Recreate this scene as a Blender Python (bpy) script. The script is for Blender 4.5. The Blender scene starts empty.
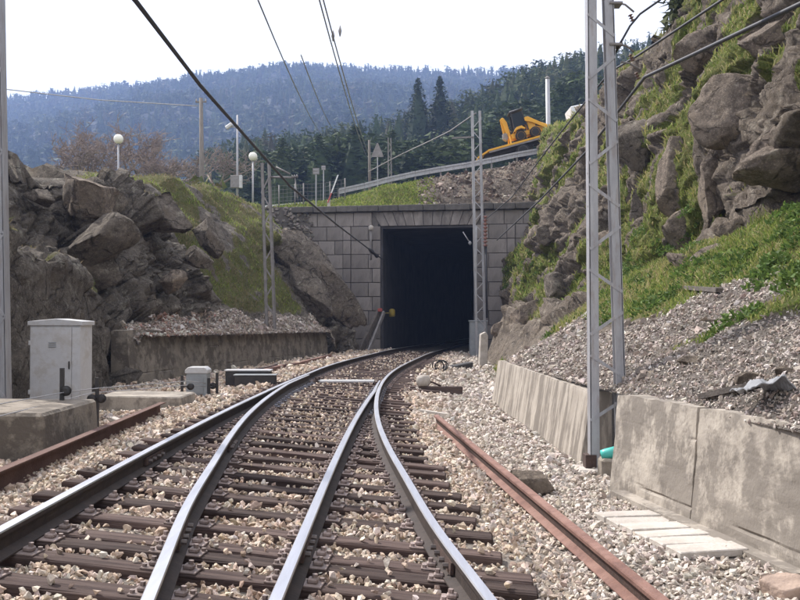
import bpy, bmesh, math, random
import numpy as np
from mathutils import Vector, Matrix
from mathutils.bvhtree import BVHTree

random.seed(7)
rng = np.random.default_rng(11)
scene = bpy.context.scene
COL = scene.collection
R = math.radians

# ------------------------------------------------------------------ camera
EYE = 1.43            # metres above the rail top under the camera
FPX = 1000.0          # focal length in photo pixels (photo 800 wide)
HOR = 318.0           # photo row of the horizon
PITCH = math.atan((HOR - 300.0) / FPX)
cam = bpy.data.cameras.new('camera')
cam.sensor_width = 36.0
cam.lens = 36.0 * FPX / 800.0
cam.clip_start = 0.1
cam.clip_end = 6000
cam_ob = bpy.data.objects.new('camera', cam)
cam_ob.location = (0, 0, EYE)
cam_ob.rotation_euler = (R(90) + PITCH, 0, 0)
COL.objects.link(cam_ob)
scene.camera = cam_ob

# ------------------------------------------------------------------ light
SUN_EL, SUN_AZ = 45.0, -47.0        # ahead of the camera, to the left
world = bpy.data.worlds.new('World')
scene.world = world
world.use_nodes = True
wn = world.node_tree.nodes
sky = wn.new('ShaderNodeTexSky')
sky.sky_type = 'NISHITA'
sky.sun_disc = False
sky.sun_elevation = R(SUN_EL)
sky.sun_rotation = R(SUN_AZ)
sky.altitude = 1200
sky.air_density = 1.0
sky.dust_density = 3.0
sky.ozone_density = 1.0
# thin bright cloud veil over the whole sky
veil = wn.new('ShaderNodeMix'); veil.data_type = 'RGBA'; veil.inputs[0].default_value = 0.75
veil.inputs[7].default_value = (8.6, 8.4, 8.3, 1)
world.node_tree.links.new(sky.outputs[0], veil.inputs[6])
world.node_tree.links.new(veil.outputs[2], wn['Background'].inputs[0])
wn['Background'].inputs[1].default_value = 0.15
sun = bpy.data.lights.new('sun', 'SUN')
sun.energy = 5.0
sun.angle = R(0.6)
sun.color = (1.0, 0.95, 0.88)
sun_ob = bpy.data.objects.new('sun', sun)
sdir = Vector((math.sin(R(SUN_AZ)) * math.cos(R(SUN_EL)), math.cos(R(SUN_AZ)) * math.cos(R(SUN_EL)), math.sin(R(SUN_EL))))
sun_ob.rotation_euler = sdir.to_track_quat('Z', 'Y').to_euler()
sun_ob.location = (-20, 40, 60)
COL.objects.link(sun_ob)
vs = scene.view_settings
vs.view_transform = 'Standard'
vs.look = 'None'
vs.gamma = 1.0
vs.exposure = 0.55
vs.use_curve_mapping = False
scene.cycles.max_bounces = 6
scene.cycles.diffuse_bounces = 3
scene.cycles.volume_bounces = 1
scene.cycles.use_denoising = True

# ------------------------------------------------------------------ helpers
_CA, _SA = math.cos(PITCH), math.sin(PITCH)
def ray(px, py):
    """direction through a photo pixel, with y component 1 (so it scales by depth)"""
    a, b = (px - 400.0) / FPX, (300.0 - py) / FPX
    y, z = _CA - b * _SA, _SA + b * _CA
    return Vector((a / y, 1.0, z / y))
def at(px, py, d):
    """the world point seen at a photo pixel, d metres in front of the camera"""
    return Vector((0, 0, EYE)) + ray(px, py) * d

def link(o, parent=None):
    COL.objects.link(o)
    if parent is not None:
        o.parent = parent
    return o
def tag(o, label=None, cat=None, group=None, kind=None):
    if label: o['label'] = label
    if cat: o['category'] = cat
    if group: o['group'] = group
    if kind: o['kind'] = kind
    return o
def empty(name, loc=(0, 0, 0), rz=0.0):
    o = bpy.data.objects.new(name, None)
    o.empty_display_size = 0.2
    o.location = loc
    o.rotation_euler = (0, 0, rz)
    return link(o)
def setm(me, mats):
    for m in (mats if isinstance(mats, (list, tuple)) else [mats]):
        me.materials.append(m)
def mesh_np(name, V, F, mat, parent=None, smooth=False, attrs=None, mi=None):
    """mesh object from numpy verts and an (n,3|4) face array"""
    V = np.asarray(V, np.float32); F = np.asarray(F, np.int32)
    me = bpy.data.meshes.new(name)
    n, k = F.shape
    me.vertices.add(len(V)); me.vertices.foreach_set('co', V.ravel())
    me.loops.add(n * k); me.loops.foreach_set('vertex_index', F.ravel())
    me.polygons.add(n)
    me.polygons.foreach_set('loop_start', np.arange(0, n * k, k, dtype=np.int32))
    me.polygons.foreach_set('loop_total', np.full(n, k, np.int32))
    me.polygons.foreach_set('use_smooth', np.full(n, smooth, bool))
    if mi is not None:
        me.polygons.foreach_set('material_index', np.asarray(mi, np.int32))
    for nm, (typ, dat) in (attrs or {}).items():
        a = me.attributes.new(nm, typ, 'POINT')
        if typ == 'FLOAT_COLOR':
            a.data.foreach_set('color', np.asarray(dat, np.float32).ravel())
        else:
            a.data.foreach_set('value', np.asarray(dat, np.float32).ravel())
    me.update(calc_edges=True); me.validate()
    setm(me, mat)
    return link(bpy.data.objects.new(name, me), parent)

class MB:
    """collects simple solids in a bmesh and links them as ONE mesh object"""
    def __init__(self): self.bm = bmesh.new()
    def _new(self, verts, faces, mi=0):
        vs_ = [self.bm.verts.new(v) for v in verts]
        for f in faces:
            try:
                fc = self.bm.faces.new([vs_[i] for i in f]); fc.material_index = mi
            except ValueError:
                pass
        return vs_
    def box(self, c, s, M=None, mi=0, bev=0.0):
        b = bmesh.new()
        bmesh.ops.create_cube(b, size=1.0)
        bmesh.ops.scale(b, vec=Vector(s), verts=b.verts)
        if bev > 0:
            bmesh.ops.bevel(b, geom=list(b.edges), offset=bev, segments=1, affect='EDGES')
        bmesh.ops.translate(b, vec=Vector(c), verts=b.verts)
        if M is not None: b.transform(M)
        self.merge(b, mi); return self
    def merge(self, b, mi=0):
        b.verts.index_update()
        vs_ = [self.bm.verts.new(v.co) for v in b.verts]
        for f in b.faces:
            fc = self.bm.faces.new([vs_[v.index] for v in f.verts]); fc.material_index = mi; fc.smooth = f.smooth
        b.free()
    def bar(self, p, q, w, h=None, mi=0, up=None):
        """rectangular bar from p to q"""
        p, q = Vector(p), Vector(q); h = w if h is None else h
        d = (q - p); L = d.length; d.normalize()
        u = Vector(up) if up else (Vector((0, 0, 1)) if abs(d.z) < .95 else Vector((0, 1, 0)))
        x = d.cross(u).normalized(); y = x.cross(d).normalized()
        vv = []
        for t in (p, q):
            for a, b in ((-1, -1), (1, -1), (1, 1), (-1, 1)):
                vv.append(t + x * (a * w / 2) + y * (b * h / 2))
        self._new(vv, [(3, 2, 1, 0), (4, 5, 6, 7), (0, 1, 5, 4), (1, 2, 6, 5), (2, 3, 7, 6), (3, 0, 4, 7)], mi)
        return self
    def tube(self, pts, r, n=8, mi=0, caps=True, smooth=True):
        """tube along points; r one radius or a list"""
        pts = [Vector(p) for p in pts]
        rs = r if isinstance(r, (list, tuple)) else [r] * len(pts)
        rings = []
        for i, p in enumerate(pts):
            d = (pts[min(i + 1, len(pts) - 1)] - pts[max(i - 1, 0)]).normalized()
            u = Vector((0, 0, 1)) if abs(d.z) < .9 else Vector((0, 1, 0))
            x = d.cross(u).normalized(); y = x.cross(d)
            rings.append([self.bm.verts.new(p + (x * math.cos(2 * math.pi * k / n) + y * math.sin(2 * math.pi * k / n)) * rs[i]) for k in range(n)])
        for a, b in zip(rings, rings[1:]):
            for k in range(n):
                f = self.bm.faces.new((a[k], a[(k + 1) % n], b[(k + 1) % n], b[k])); f.material_index = mi; f.smooth = smooth
        if caps:
            for rg in (rings[0][::-1], rings[-1]):
                f = self.bm.faces.new(rg); f.material_index = mi
        return self
    def lathe(self, prof, c, n=20, mi=0, axis='Z', smooth=True):
        """turn a (radius, height) profile about a vertical (or X / Y) axis through c"""
        rings = []
        for rr, hh in prof:
            ring = []
            for k in range(n):
                a = 2 * math.pi * k / n
                v = (rr * math.cos(a), rr * math.sin(a), hh)
                if axis == 'X': v = (v[2], v[0], v[1])
                if axis == 'Y': v = (v[0], v[2], v[1])
                ring.append(self.bm.verts.new(Vector(c) + Vector(v)))
            rings.append(ring)
        for a, b in zip(rings, rings[1:]):
            for k in range(n):
                f = self.bm.faces.new((a[k], a[(k + 1) % n], b[(k + 1) % n], b[k])); f.material_index = mi; f.smooth = smooth
        for rg in (rings[0][::-1], rings[-1]):
            f = self.bm.faces.new(rg); f.material_index = mi
        return self
    def prism(self, outline, y0, y1, mi=0, bev=0.0, M=None):
        """an (x, z) outline extruded along y"""
        b = bmesh.new()
        lo = [b.verts.new((x, y0, z)) for x, z in outline]; hi = [b.verts.new((x, y1, z)) for x, z in outline]
        n = len(lo)
        b.faces.new(lo); b.faces.new(hi[::-1])
        for k in range(n): b.faces.new((lo[k], hi[k], hi[(k + 1) % n], lo[(k + 1) % n]))
        if bev > 0: bmesh.ops.bevel(b, geom=list(b.edges), offset=bev, segments=1, affect='EDGES')
        if M is not None: b.transform(M)
        self.merge(b, mi); return self
    def data(self, name, mats):
        bmesh.ops.recalc_face_normals(self.bm, faces=self.bm.faces)
        me = bpy.data.meshes.new(name); self.bm.to_mesh(me); self.bm.free(); setm(me, mats)
        return me
    def build(self, name, mats, parent=None):
        return link(bpy.data.objects.new(name, self.data(name, mats)), parent)

# ---- numpy noise
def _h(ix, iy, iz, s=0):
    n = (ix.astype(np.int64) * 374761393 + iy.astype(np.int64) * 668265263 + iz.astype(np.int64) * 2147483647 + s * 974711) & 0xffffffff
    n = ((n ^ (n >> 13)) * 1274126177) & 0xffffffff
    n = ((n ^ (n >> 16)) * 2246822519) & 0xffffffff
    return ((n ^ (n >> 15)) & 0xffffff) / float(0xffffff)
def vnoise(P, s=0):
    I = np.floor(P).astype(np.int64); f = P - I; f = f * f * (3 - 2 * f)
    out = 0
    for dx in (0, 1):
        for dy in (0, 1):
            for dz in (0, 1):
                w = (f[:, 0] if dx else 1 - f[:, 0]) * (f[:, 1] if dy else 1 - f[:, 1]) * (f[:, 2] if dz else 1 - f[:, 2])
                out = out + w * _h(I[:, 0] + dx, I[:, 1] + dy, I[:, 2] + dz, s)
    return out * 2 - 1
def fbm(P, o=4, s=0):
    v, a = 0, .5
    for k in range(o):
        v = v + a * vnoise(P * (2 ** k), s + k); a *= .5
    return v
def worley(P, s=0, tilt=False):
    I = np.floor(P).astype(np.int64)
    f1 = np.full(len(P), 9.); f2 = np.full(len(P), 9.); hid = np.zeros(len(P)); off = np.zeros_like(P)
    for dx in (-1, 0, 1):
        for dy in (-1, 0, 1):
            for dz in (-1, 0, 1):
                c = I + (dx, dy, dz)
                q = c + np.stack([_h(c[:, 0], c[:, 1], c[:, 2], s + k) for k in (1, 2, 3)], 1)
                d = np.linalg.norm(P - q, axis=1); hh = _h(c[:, 0], c[:, 1], c[:, 2], s + 9)
                nw = d < f1
                f2 = np.where(nw, f1, np.minimum(f2, d)); hid = np.where(nw, hh, hid); f1 = np.where(nw, d, f1)
                if tilt: off = np.where(nw[:, None], P - q, off)
    if tilt:      # height of a randomly tilted plane in each cell
        g = np.stack([np.modf(hid * m_)[0] - .5 for m_ in (37.7, 91.3, 173.9)], 1)
        return f1, f2, hid, (off * g).sum(1)
    return f1, f2, hid
def sstep(a, b, x):
    t = np.clip((x - a) / (b - a), 0, 1); return t * t * (3 - 2 * t)

# ------------------------------------------------------------------ materials
def nodes(m):
    nt = m.node_tree; b = nt.nodes['Principled BSDF']; return nt, nt.nodes, nt.links, b
def ramp(N, stops):
    r = N.new('ShaderNodeValToRGB')
    e = r.color_ramp.elements
    while len(e) < len(stops): e.new(.5)
    for el, (p, c) in zip(e, stops):
        el.position = p; el.color = (*c, 1) if len(c) == 3 else c
    return r
def mat(name, c1, c2=None, rough=.8, scale=6.0, bump=.3, bscale=None, metal=0.0, spread=.12, detail=6, coord='Object', stretch=None, c3=None, c3amt=.5, c3scale=1.5, spec=.4, c3w=.17, c3c=.515):
    """two-tone noisy surface with fine relief; each object a little lighter or darker; c3 = stains with a shape of their own"""
    m = bpy.data.materials.new(name); m.use_nodes = True
    nt, N, L, b = nodes(m)
    c2 = c2 or tuple(x * .6 for x in c1)
    tc = N.new('ShaderNodeTexCoord'); src = tc.outputs[coord]
    if stretch:
        mp = N.new('ShaderNodeMapping'); mp.inputs['Scale'].default_value = stretch; L.new(src, mp.inputs[0]); src = mp.outputs[0]
    nz = N.new('ShaderNodeTexNoise'); nz.inputs['Scale'].default_value = scale; nz.inputs['Detail'].default_value = detail; nz.inputs['Roughness'].default_value = .65
    L.new(src, nz.inputs['Vector'])
    rp = ramp(N, [(.32, c2), (.68, c1)]); L.new(nz.outputs[0], rp.inputs[0])
    col = rp.outputs[0]
    if c3:
        n3 = N.new('ShaderNodeTexNoise'); n3.inputs['Scale'].default_value = c3scale; n3.inputs['Detail'].default_value = 8; n3.inputs['Roughness'].default_value = .7
        L.new(src, n3.inputs['Vector'])
        r3 = ramp(N, [(c3c - c3w / 2, (0, 0, 0)), (c3c + c3w / 2, (c3amt,) * 3)]); L.new(n3.outputs[0], r3.inputs[0])
        mx = N.new('ShaderNodeMix'); mx.data_type = 'RGBA'; L.new(r3.outputs[0], mx.inputs[0]); L.new(col, mx.inputs[6]); mx.inputs[7].default_value = (*c3, 1); col = mx.outputs[2]
    oi = N.new('ShaderNodeObjectInfo'); mr = N.new('ShaderNodeMapRange'); mr.inputs[3].default_value = 1 - spread; mr.inputs[4].default_value = 1 + spread
    L.new(oi.outputs['Random'], mr.inputs[0])
    hs = N.new('ShaderNodeHueSaturation'); L.new(mr.outputs[0], hs.inputs['Value']); L.new(col, hs.inputs['Color'])
    L.new(hs.outputs[0], b.inputs['Base Color'])
    b.inputs['Roughness'].default_value = rough; b.inputs['Metallic'].default_value = metal; b.inputs['Specular IOR Level'].default_value = spec
    if bump > 0:
        nb = N.new('ShaderNodeTexNoise'); nb.inputs['Scale'].default_value = bscale or scale * 4; nb.inputs['Detail'].default_value = 5; L.new(src, nb.inputs['Vector'])
        bp = N.new('ShaderNodeBump'); bp.inputs['Strength'].default_value = bump; bp.inputs['Distance'].default_value = .02; L.new(nb.outputs[0], bp.inputs['Height']); L.new(bp.outputs[0], b.inputs['Normal'])
    return m
def mat_attr(name, attr='col', rough=.85, bump=.4, bscale=60, spec=.3, trans=0.0):
    """colour from a per-piece attribute, with a little grain"""
    m = bpy.data.materials.new(name); m.use_nodes = True
    nt, N, L, b = nodes(m)
    a = N.new('ShaderNodeAttribute'); a.attribute_name = attr
    tc = N.new('ShaderNodeTexCoord'); nz = N.new('ShaderNodeTexNoise'); nz.inputs['Scale'].default_value = bscale; nz.inputs['Detail'].default_value = 4
    L.new(tc.outputs['Object'], nz.inputs['Vector'])
    mr = N.new('ShaderNodeMapRange'); mr.inputs[1].default_value = .3; mr.inputs[2].default_value = .7; mr.inputs[3].default_value = .75; mr.inputs[4].default_value = 1.2; L.new(nz.outputs[0], mr.inputs[0])
    hs = N.new('ShaderNodeHueSaturation'); L.new(a.outputs['Color'], hs.inputs['Color']); L.new(mr.outputs[0], hs.inputs['Value']); L.new(hs.outputs[0], b.inputs['Base Color'])
    b.inputs['Roughness'].default_value = rough; b.inputs['Specular IOR Level'].default_value = spec
    if bump:
        bp = N.new('ShaderNodeBump'); bp.inputs['Strength'].default_value = bump; bp.inputs['Distance'].default_value = .01; L.new(nz.outputs[0], bp.inputs['Height']); L.new(bp.outputs[0], b.inputs['Normal'])
    if trans:
        tr = N.new('ShaderNodeBsdfTranslucent'); L.new(hs.outputs[0], tr.inputs['Color'])
        ms = N.new('ShaderNodeMixShader'); ms.inputs[0].default_value = trans; L.new(b.outputs[0], ms.inputs[1]); L.new(tr.outputs[0], ms.inputs[2])
        L.new(ms.outputs[0], N['Material Output'].inputs[0])
    return m
def mat_terrain(name, rock1, rock2, lichen, soil=(.16, .135, .11), grass1=(.10, .12, .035), grass2=(.17, .15, .06), gravel1=(.30, .28, .26), gravel2=(.14, .125, .115)):
    """rock, with soil, grass cover and gravel where the vertex attributes say they lie"""
    m = bpy.data.materials.new(name); m.use_nodes = True
    nt, N, L, b = nodes(m)
    tc = N.new('ShaderNodeTexCoord'); src = tc.outputs['Object']
    def noise(sc, d=8, r=.65, st=None):
        n = N.new('ShaderNodeTexNoise'); n.inputs['Scale'].default_value = sc; n.inputs['Detail'].default_value = d; n.inputs['Roughness'].default_value = r
        if st:
            mp = N.new('ShaderNodeMapping'); mp.inputs['Scale'].default_value = st; L.new(src, mp.inputs[0]); L.new(mp.outputs[0], n.inputs['Vector'])
        else: L.new(src, n.inputs['Vector'])
        return n.outputs[0]
    def mix(f, a, c):
        x = N.new('ShaderNodeMix'); x.data_type = 'RGBA'
        L.new(f, x.inputs[0])
        for s, i in ((a, 6), (c, 7)):
            if isinstance(s, tuple): x.inputs[i].default_value = (*s, 1)
            else: L.new(s, x.inputs[i])
        return x.outputs[2]
    def cut(f, lo, hi):
        r = N.new('ShaderNodeMapRange'); r.inputs[1].default_value = lo; r.inputs[2].default_value = hi; L.new(f, r.inputs[0]); return r.outputs[0]
    def att(n):
        a = N.new('ShaderNodeAttribute'); a.attribute_name = n; return a.outputs['Fac']
    def addv(a, c, k):
        x = N.new('ShaderNodeMath'); x.operation = 'MULTIPLY_ADD'; L.new(a, x.inputs[0]); x.inputs[1].default_value = k; L.new(c, x.inputs[2]); return x.outputs[0]
    base = mix(cut(noise(1.1), .35, .65), rock2, rock1)
    base = mix(cut(noise(7, 9, .8), .34, .6), tuple(x * .5 for x in rock2), base)
    base = mix(cut(noise(28, 5, .7), .56, .72), base, tuple(min(1, x * 1.45) for x in rock1))
    base = mix(cut(noise(3.3, 9, .75), .56, .66), base, lichen)
    base = mix(cut(noise(.8, 8, .7), .54, .7), base, soil)
    # cracks: warped cell borders
    wv = N.new('ShaderNodeTexNoise'); wv.inputs['Scale'].default_value = 1.6; wv.inputs['Detail'].default_value = 5; L.new(src, wv.inputs['Vector'])
    va = N.new('ShaderNodeVectorMath'); va.operation = 'MULTIPLY_ADD'; L.new(wv.outputs['Color'], va.inputs[0]); va.inputs[1].default_value = (.8, .8, .8); L.new(src, va.inputs[2])
    vm = N.new('ShaderNodeMapping'); vm.inputs['Scale'].default_value = (.8, .9, 1.5); vm.inputs['Rotation'].default_value = (.5, .25, 0); L.new(va.outputs[0], vm.inputs[0])
    vo = N.new('ShaderNodeTexVoronoi'); vo.feature = 'DISTANCE_TO_EDGE'; vo.inputs['Scale'].default_value = 1.1; L.new(vm.outputs[0], vo.inputs['Vector'])
    crk = cut(addv(cut(noise(2.3, 4), .42, .58), cut(vo.outputs['Distance'], .0, .05), .9), .0, 1.0)
    base = mix(crk, tuple(x * .45 for x in rock2), base)
    gcol = mix(cut(noise(2.2, 6), .35, .65), grass1, grass2)
    gcol = mix(cut(noise(22, 4), .35, .7), tuple(x * .55 for x in grass1), gcol)
    vcol = mix(cut(noise(34, 4, .8), .35, .65), gravel2, gravel1)
    nf = noise(6, 6, .7)
    base = mix(cut(addv(nf, att('gravel'), .5), .62, .88), base, vcol)
    base = mix(cut(addv(nf, att('grass'), .6), .70, .95), base, gcol)
    L.new(base, b.inputs['Base Color']); b.inputs['Roughness'].default_value = .95; b.inputs['Specular IOR Level'].default_value = .15
    bp = N.new('ShaderNodeBump'); bp.inputs['Strength'].default_value = 1.0; bp.inputs['Distance'].default_value = .14; L.new(addv(crk, noise(5, 12, .82), .35), bp.inputs['Height']); L.new(bp.outputs[0], b.inputs['Normal'])
    return m
# ================================================================== TRACK GEOMETRY
KC = 0.08                                    # cant of the curve: the left rail lies higher
def zp(x): return -KC * np.clip(x, -3.2, 2.4)      # plane of the rail tops
def spline(pts):
    """smooth curve X(Y) through (Y, X) points: cubic Hermite with finite-difference slopes"""
    P = np.array(pts, float); y, x = P[:, 0], P[:, 1]
    m = np.gradient(x, y)
    def f(t):
        t = np.asarray(t, float); i = np.clip(np.searchsorted(y, t) - 1, 0, len(y) - 2)
        h = y[i + 1] - y[i]; s = np.clip((t - y[i]) / h, -.5, 1.5)
        return ((2 * s**3 - 3 * s**2 + 1) * x[i] + (s**3 - 2 * s**2 + s) * h * m[i] + (-2 * s**3 + 3 * s**2) * x[i + 1] + (s**3 - s**2) * h * m[i + 1])
    return f
GA = 1.738
xD = spline([(-6, 2.25), (0, 1.2), (3, .78), (5.3, .47), (7, .25), (9, .06), (11, -.12), (13, -.26), (15, -.35), (18, -.41), (21, -.40), (25, -.28), (28, -.11), (31.3, .14), (37, .64), (43.6, 1.26), (50, 2.02), (58, 3.15), (70, 5.2), (85, 8.5)])
_xA0 = spline([(-6, -2.3), (0, -2.32), (5, -2.35), (10, -2.37), (13.5, -2.35), (17, -2.285), (20, -2.205), (23, -2.09), (25, -2.02), (28, -1.86), (31.3, -1.61), (37, -1.115), (43.6, -.50), (50, .25), (58, 1.37), (70, 3.42), (85, 6.65)])
xA = _xA0
def xB(y): return np.maximum(xD(y) - GA, xA(y) + .078)
def xC(y): return np.minimum(xA(y) + GA, xD(y) - .078)
TOE = 22.4
def xmid(y): return (xA(y) + xD(y)) / 2

# ================================================================== GROUND
def zballast(x, y):
    """top of the ballast; falls away beside the track"""
    x = np.asarray(x, float); y = np.asarray(y, float)
    z = zp(np.minimum(x, 1.3)) - .235
    lft = np.clip(xA(y) - .75 - x, 0, 9); z = z - .12 * lft + .028 * lft**2 * (lft < 2.14)
    z = np.where(lft > 2.1, zp(x) - .235 - .12 * 2.1 + .028 * 4.41, z)
    rgt = np.clip(x - (xD(y) + .7), 0, 9); z = z - .07 * np.minimum(rgt, 1.0)
    P = np.stack([x * .8, y * .8, 0 * x], 1)
    return np.maximum(z + .03 * fbm(P, 3, 5), -.5)
rock_l = mat_terrain('rock_left', (.28, .245, .207), (.145, .125, .106), (.37, .345, .29), soil=(.19, .155, .12), grass1=(.15, .155, .055), grass2=(.24, .20, .10))
rock_r = mat_terrain('rock_right', (.32, .265, .215), (.165, .137, .113), (.42, .37, .305), soil=(.17, .135, .10), grass1=(.15, .19, .04), grass2=(.25, .22, .09), gravel1=(.32, .28, .25), gravel2=(.15, .13, .115))
m_soil = mat('earth', (.24, .205, .17), (.12, .10, .085), .95, 9, .6, 40)
m_bed = mat('ballast_fines', (.27, .235, .20), (.10, .085, .075), .95, 30, .9, 60, detail=4)

def grid(name, xs, ys, zf, m, attrs=None, smooth=True):
    X, Y = np.meshgrid(xs, ys); x, y = X.ravel(), Y.ravel()
    z = zf(x, y); nx, ny = len(xs), len(ys)
    i = np.arange((nx) * (ny)).reshape(ny, nx)
    F = np.stack([i[:-1, :-1], i[:-1, 1:], i[1:, 1:], i[1:, :-1]], -1).reshape(-1, 4)
    at_ = attrs(x, y, z) if attrs else None
    return mesh_np(name, np.stack([x, y, z], 1), F, m, None, smooth, at_)
gx = np.concatenate([np.linspace(-1700, -20, 30), np.linspace(-18, 18, 10), np.linspace(20, 1700, 30)])
gy = np.concatenate([np.linspace(-60, 100, 14), np.linspace(140, 1900, 40)])
tag(grid('ground', gx, gy, lambda x, y: -1.2 + 0 * x, m_soil), kind='structure')
tag(grid('ballast_bed', np.linspace(-9, 7, 90), np.linspace(-5, 92, 320), zballast, m_bed), kind='structure')

# ---- lofted cutting sides: profiles across the line, joined along it
def loft(name, secs, ny, nseg, m, disp, masks, y0=None, y1=None):
    """secs: [(Y, [(X, z), ...])]; returns object + arrays for scattering"""
    Ys = np.array([s[0] for s in secs], float); Pn = np.array([s[1] for s in secs], float)
    ts = np.concatenate([np.linspace(k, k + 1, n, endpoint=False) for k, n in enumerate(nseg)] + [[float(len(nseg))]])
    ys = np.linspace(Ys[0], Ys[-1], ny)
    G = np.zeros((ny, len(ts), 3)); k = np.clip(np.floor(ts).astype(int), 0, len(nseg) - 1); f = ts - k
    for j, y in enumerate(ys):
        prof = np.stack([np.interp(y, Ys, Pn[:, i, c]) for i in range(Pn.shape[1]) for c in (0, 1)]).reshape(-1, 2)
        G[j, :, 0] = prof[k, 0] * (1 - f) + prof[k + 1, 0] * f
        G[j, :, 2] = prof[k, 1] * (1 - f) + prof[k + 1, 1] * f
        G[j, :, 1] = y
    # soften corners a little
    for _ in range(3):
        G[1:-1, :, :] = .5 * G[1:-1] + .25 * (G[:-2] + G[2:])
        G[:, 1:-1, :] = .6 * G[:, 1:-1] + .2 * (G[:, :-2] + G[:, 2:])
    du = np.gradient(G, axis=0); dv = np.gradient(G, axis=1)
    Nn = np.cross(du, dv); Nn /= np.linalg.norm(Nn, axis=2, keepdims=True) + 1e-9
    if Nn[..., 2].mean() < 0: Nn = -Nn
    P = G.reshape(-1, 3); N_ = Nn.reshape(-1, 3); T = np.tile(ts, ny)
    gr, gv = masks(P, T, N_)
    d = disp(P, T, N_, gr, gv)
    Q = P + N_ * d[:, None]
    nt = len(ts); i = np.arange(ny * nt).reshape(ny, nt)
    F = np.stack([i[:-1, :-1], i[:-1, 1:], i[1:, 1:], i[1:, :-1]], -1).reshape(-1, 4)
    o = mesh_np(name, Q, F, m, None, False, {'grass': ('FLOAT', gr), 'gravel': ('FLOAT', gv)})
    o.data.polygons.foreach_set('use_smooth', np.full(len(F), True, bool))
    return o, Q, F, gr, gv, T
def rockdisp(P, rot, big=.5, a1=.45, a2=.16, a3=.10, s=0):
    """blocky outcrop relief: cells pushed in and out, cracks between, fine breakage"""
    Q = P @ np.array(rot).T
    f1, f2, h, tl = worley(Q * big, s, True); crack = np.exp(-np.clip(f2 - f1, 0, 9) / .045)
    d = a1 * (h - .5) * 1.1 + a1 * tl * 2.4 - a1 * .4 * crack
    g1, g2, hh, tl = worley(Q * big * 2.6 + 7, s + 31, True); c2 = np.exp(-np.clip(g2 - g1, 0, 9) / .05)
    d = d + a2 * (hh - .5) * 1.0 + a2 * tl * 2.4 - a2 * .4 * c2
    g1, g2, hh, tl = worley(Q * big * 6.5 + 3, s + 57, True)
    d = d + a2 * .4 * ((hh - .5) + tl * 2.2)
    return d + a3 * fbm(P * 2.2, 4, s + 5) + a1 * .5 * fbm(P * .35, 2, s + 3)
RS = ((1, 0, 0), (0, .55, -.45), (0, .5, 1.1))          # strata dip towards the tunnel on the right-hand side
RIGHT = [
 (-3, [(3.5, .62), (4.8, 1.6), (7.8, 3.9), (8.8, 8), (10.2, 12), (18, 15)]),
 (6,  [(3.0, .62), (4.4, 1.5), (7.5, 3.8), (8.4, 7.8), (9.9, 12), (18, 14.6)]),
 (10, [(2.55, .58), (4.2, 1.5), (7.3, 3.75), (8.2, 7.6), (9.7, 11.8), (18, 14)]),
 (17, [(2.35, .5), (4.1, 1.5), (7.1, 3.6), (7.9, 7.5), (9.4, 11.6), (17, 13.6)]),
 (21.3, [(2.2, .5), (3.9, 1.35), (6.9, 3.25), (7.8, 7.4), (9.2, 11.4), (17, 13.4)]),
 (22.2, [(2.2, .2), (3.9, 1.25), (6.9, 3.2), (7.8, 7.4), (9.2, 11.4), (17, 13.4)]),
 (28, [(2.9, -.45), (4.1, 1.0), (6.5, 2.8), (7.7, 7.2), (9.0, 11.2), (17, 13)]),
 (36, [(3.3, -.5), (4.3, .7), (5.7, 2.0), (7.2, 6.6), (8.9, 11.0), (17, 12.8)]),
 (44, [(3.75, -.5), (4.5, 1.7), (5.4, 3.8), (6.6, 6.6), (8.7, 11.4), (17, 13.0)]),
 (48, [(4.5, -.5), (5.1, 2.0), (5.8, 4.2), (6.9, 6.9), (8.6, 11.5), (17, 13.0)]),
 (54, [(5.9, -.5), (6.2, 3.0), (6.6, 5.6), (7.1, 7.8), (8.5, 11.6), (17, 13.0)]),
 (58.4, [(6.9, -.5), (7.1, 3.0), (7.2, 6.6), (7.6, 9.2), (8.5, 12.3), (17, 13.4)]),
]
def masks_r(P, T, N_):
    n1 = fbm(P * .5, 4, 3); n2 = fbm(P * 1.6, 3, 8)
    y, z = P[:, 1], P[:, 2]
    lob = .55 * np.sin(y * .55 + 1.0) + .5 * n1                        # tongues of scree
    gv = sstep(-.25, .25, (.95 + .55 * lob) - T) * sstep(27, 22, y)
    gr = sstep(.75, 1.1, T + .3 * n2) * sstep(2.12, 1.85, T + .18 * n1) * sstep(31, 25, y)
    S = np.stack([P[:, 0] * .25, (z + 1.35 * y) * .62, (y - z) * .16], 1)   # streaks of turf along the ledges
    st = fbm(S, 3, 14) + .18 * n2
    far = sstep(14, 24, y)
    thr = .15 - .20 * far + .12 * sstep(3.2, 2.2, T) * (1 - far)
    gr2 = sstep(thr, thr + .16, st) * sstep(1.7, 2.3, T + .7 * sstep(24, 32, y)) * sstep(5.2, 4.4, T)
    gr = np.maximum(gr, gr2 * .95)
    gr = np.maximum(gr, sstep(3.75, 4.15, T + .3 * n1) * .95 * sstep(13, 20, y))
    gr = np.maximum(gr, sstep(26, 30, y) * sstep(.5, .2, T + .3 * n1) * sstep(38, 33, y) * .9)
    tong = np.exp(-((y - (13.2 - 2.2 * T)) / .75) ** 2) * sstep(.25, .6, T) * sstep(1.5, 1.2, T) * sstep(-.6, -.1, n1 + .8 * n2)
    gv = gv * (1 - tong); gr = np.maximum(gr, tong * .9)
    gr = gr * (1 - gv * .9)
    return np.clip(gr, 0, 1), np.clip(gv, 0, 1)
def disp_r(P, T, N_, gr, gv):
    rk = sstep(1.6, 2.25, T + .9 * sstep(24, 30, P[:, 1]))
    d = rockdisp(P, RS, .42, .55, .26, .2, 2) * rk * (1 - .35 * gr)
    d = d + (1 - rk) * (.12 * fbm(P * .7, 3, 4) + .05 * fbm(P * 3, 3, 6))
    return d * sstep(0, .25, T)
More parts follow.
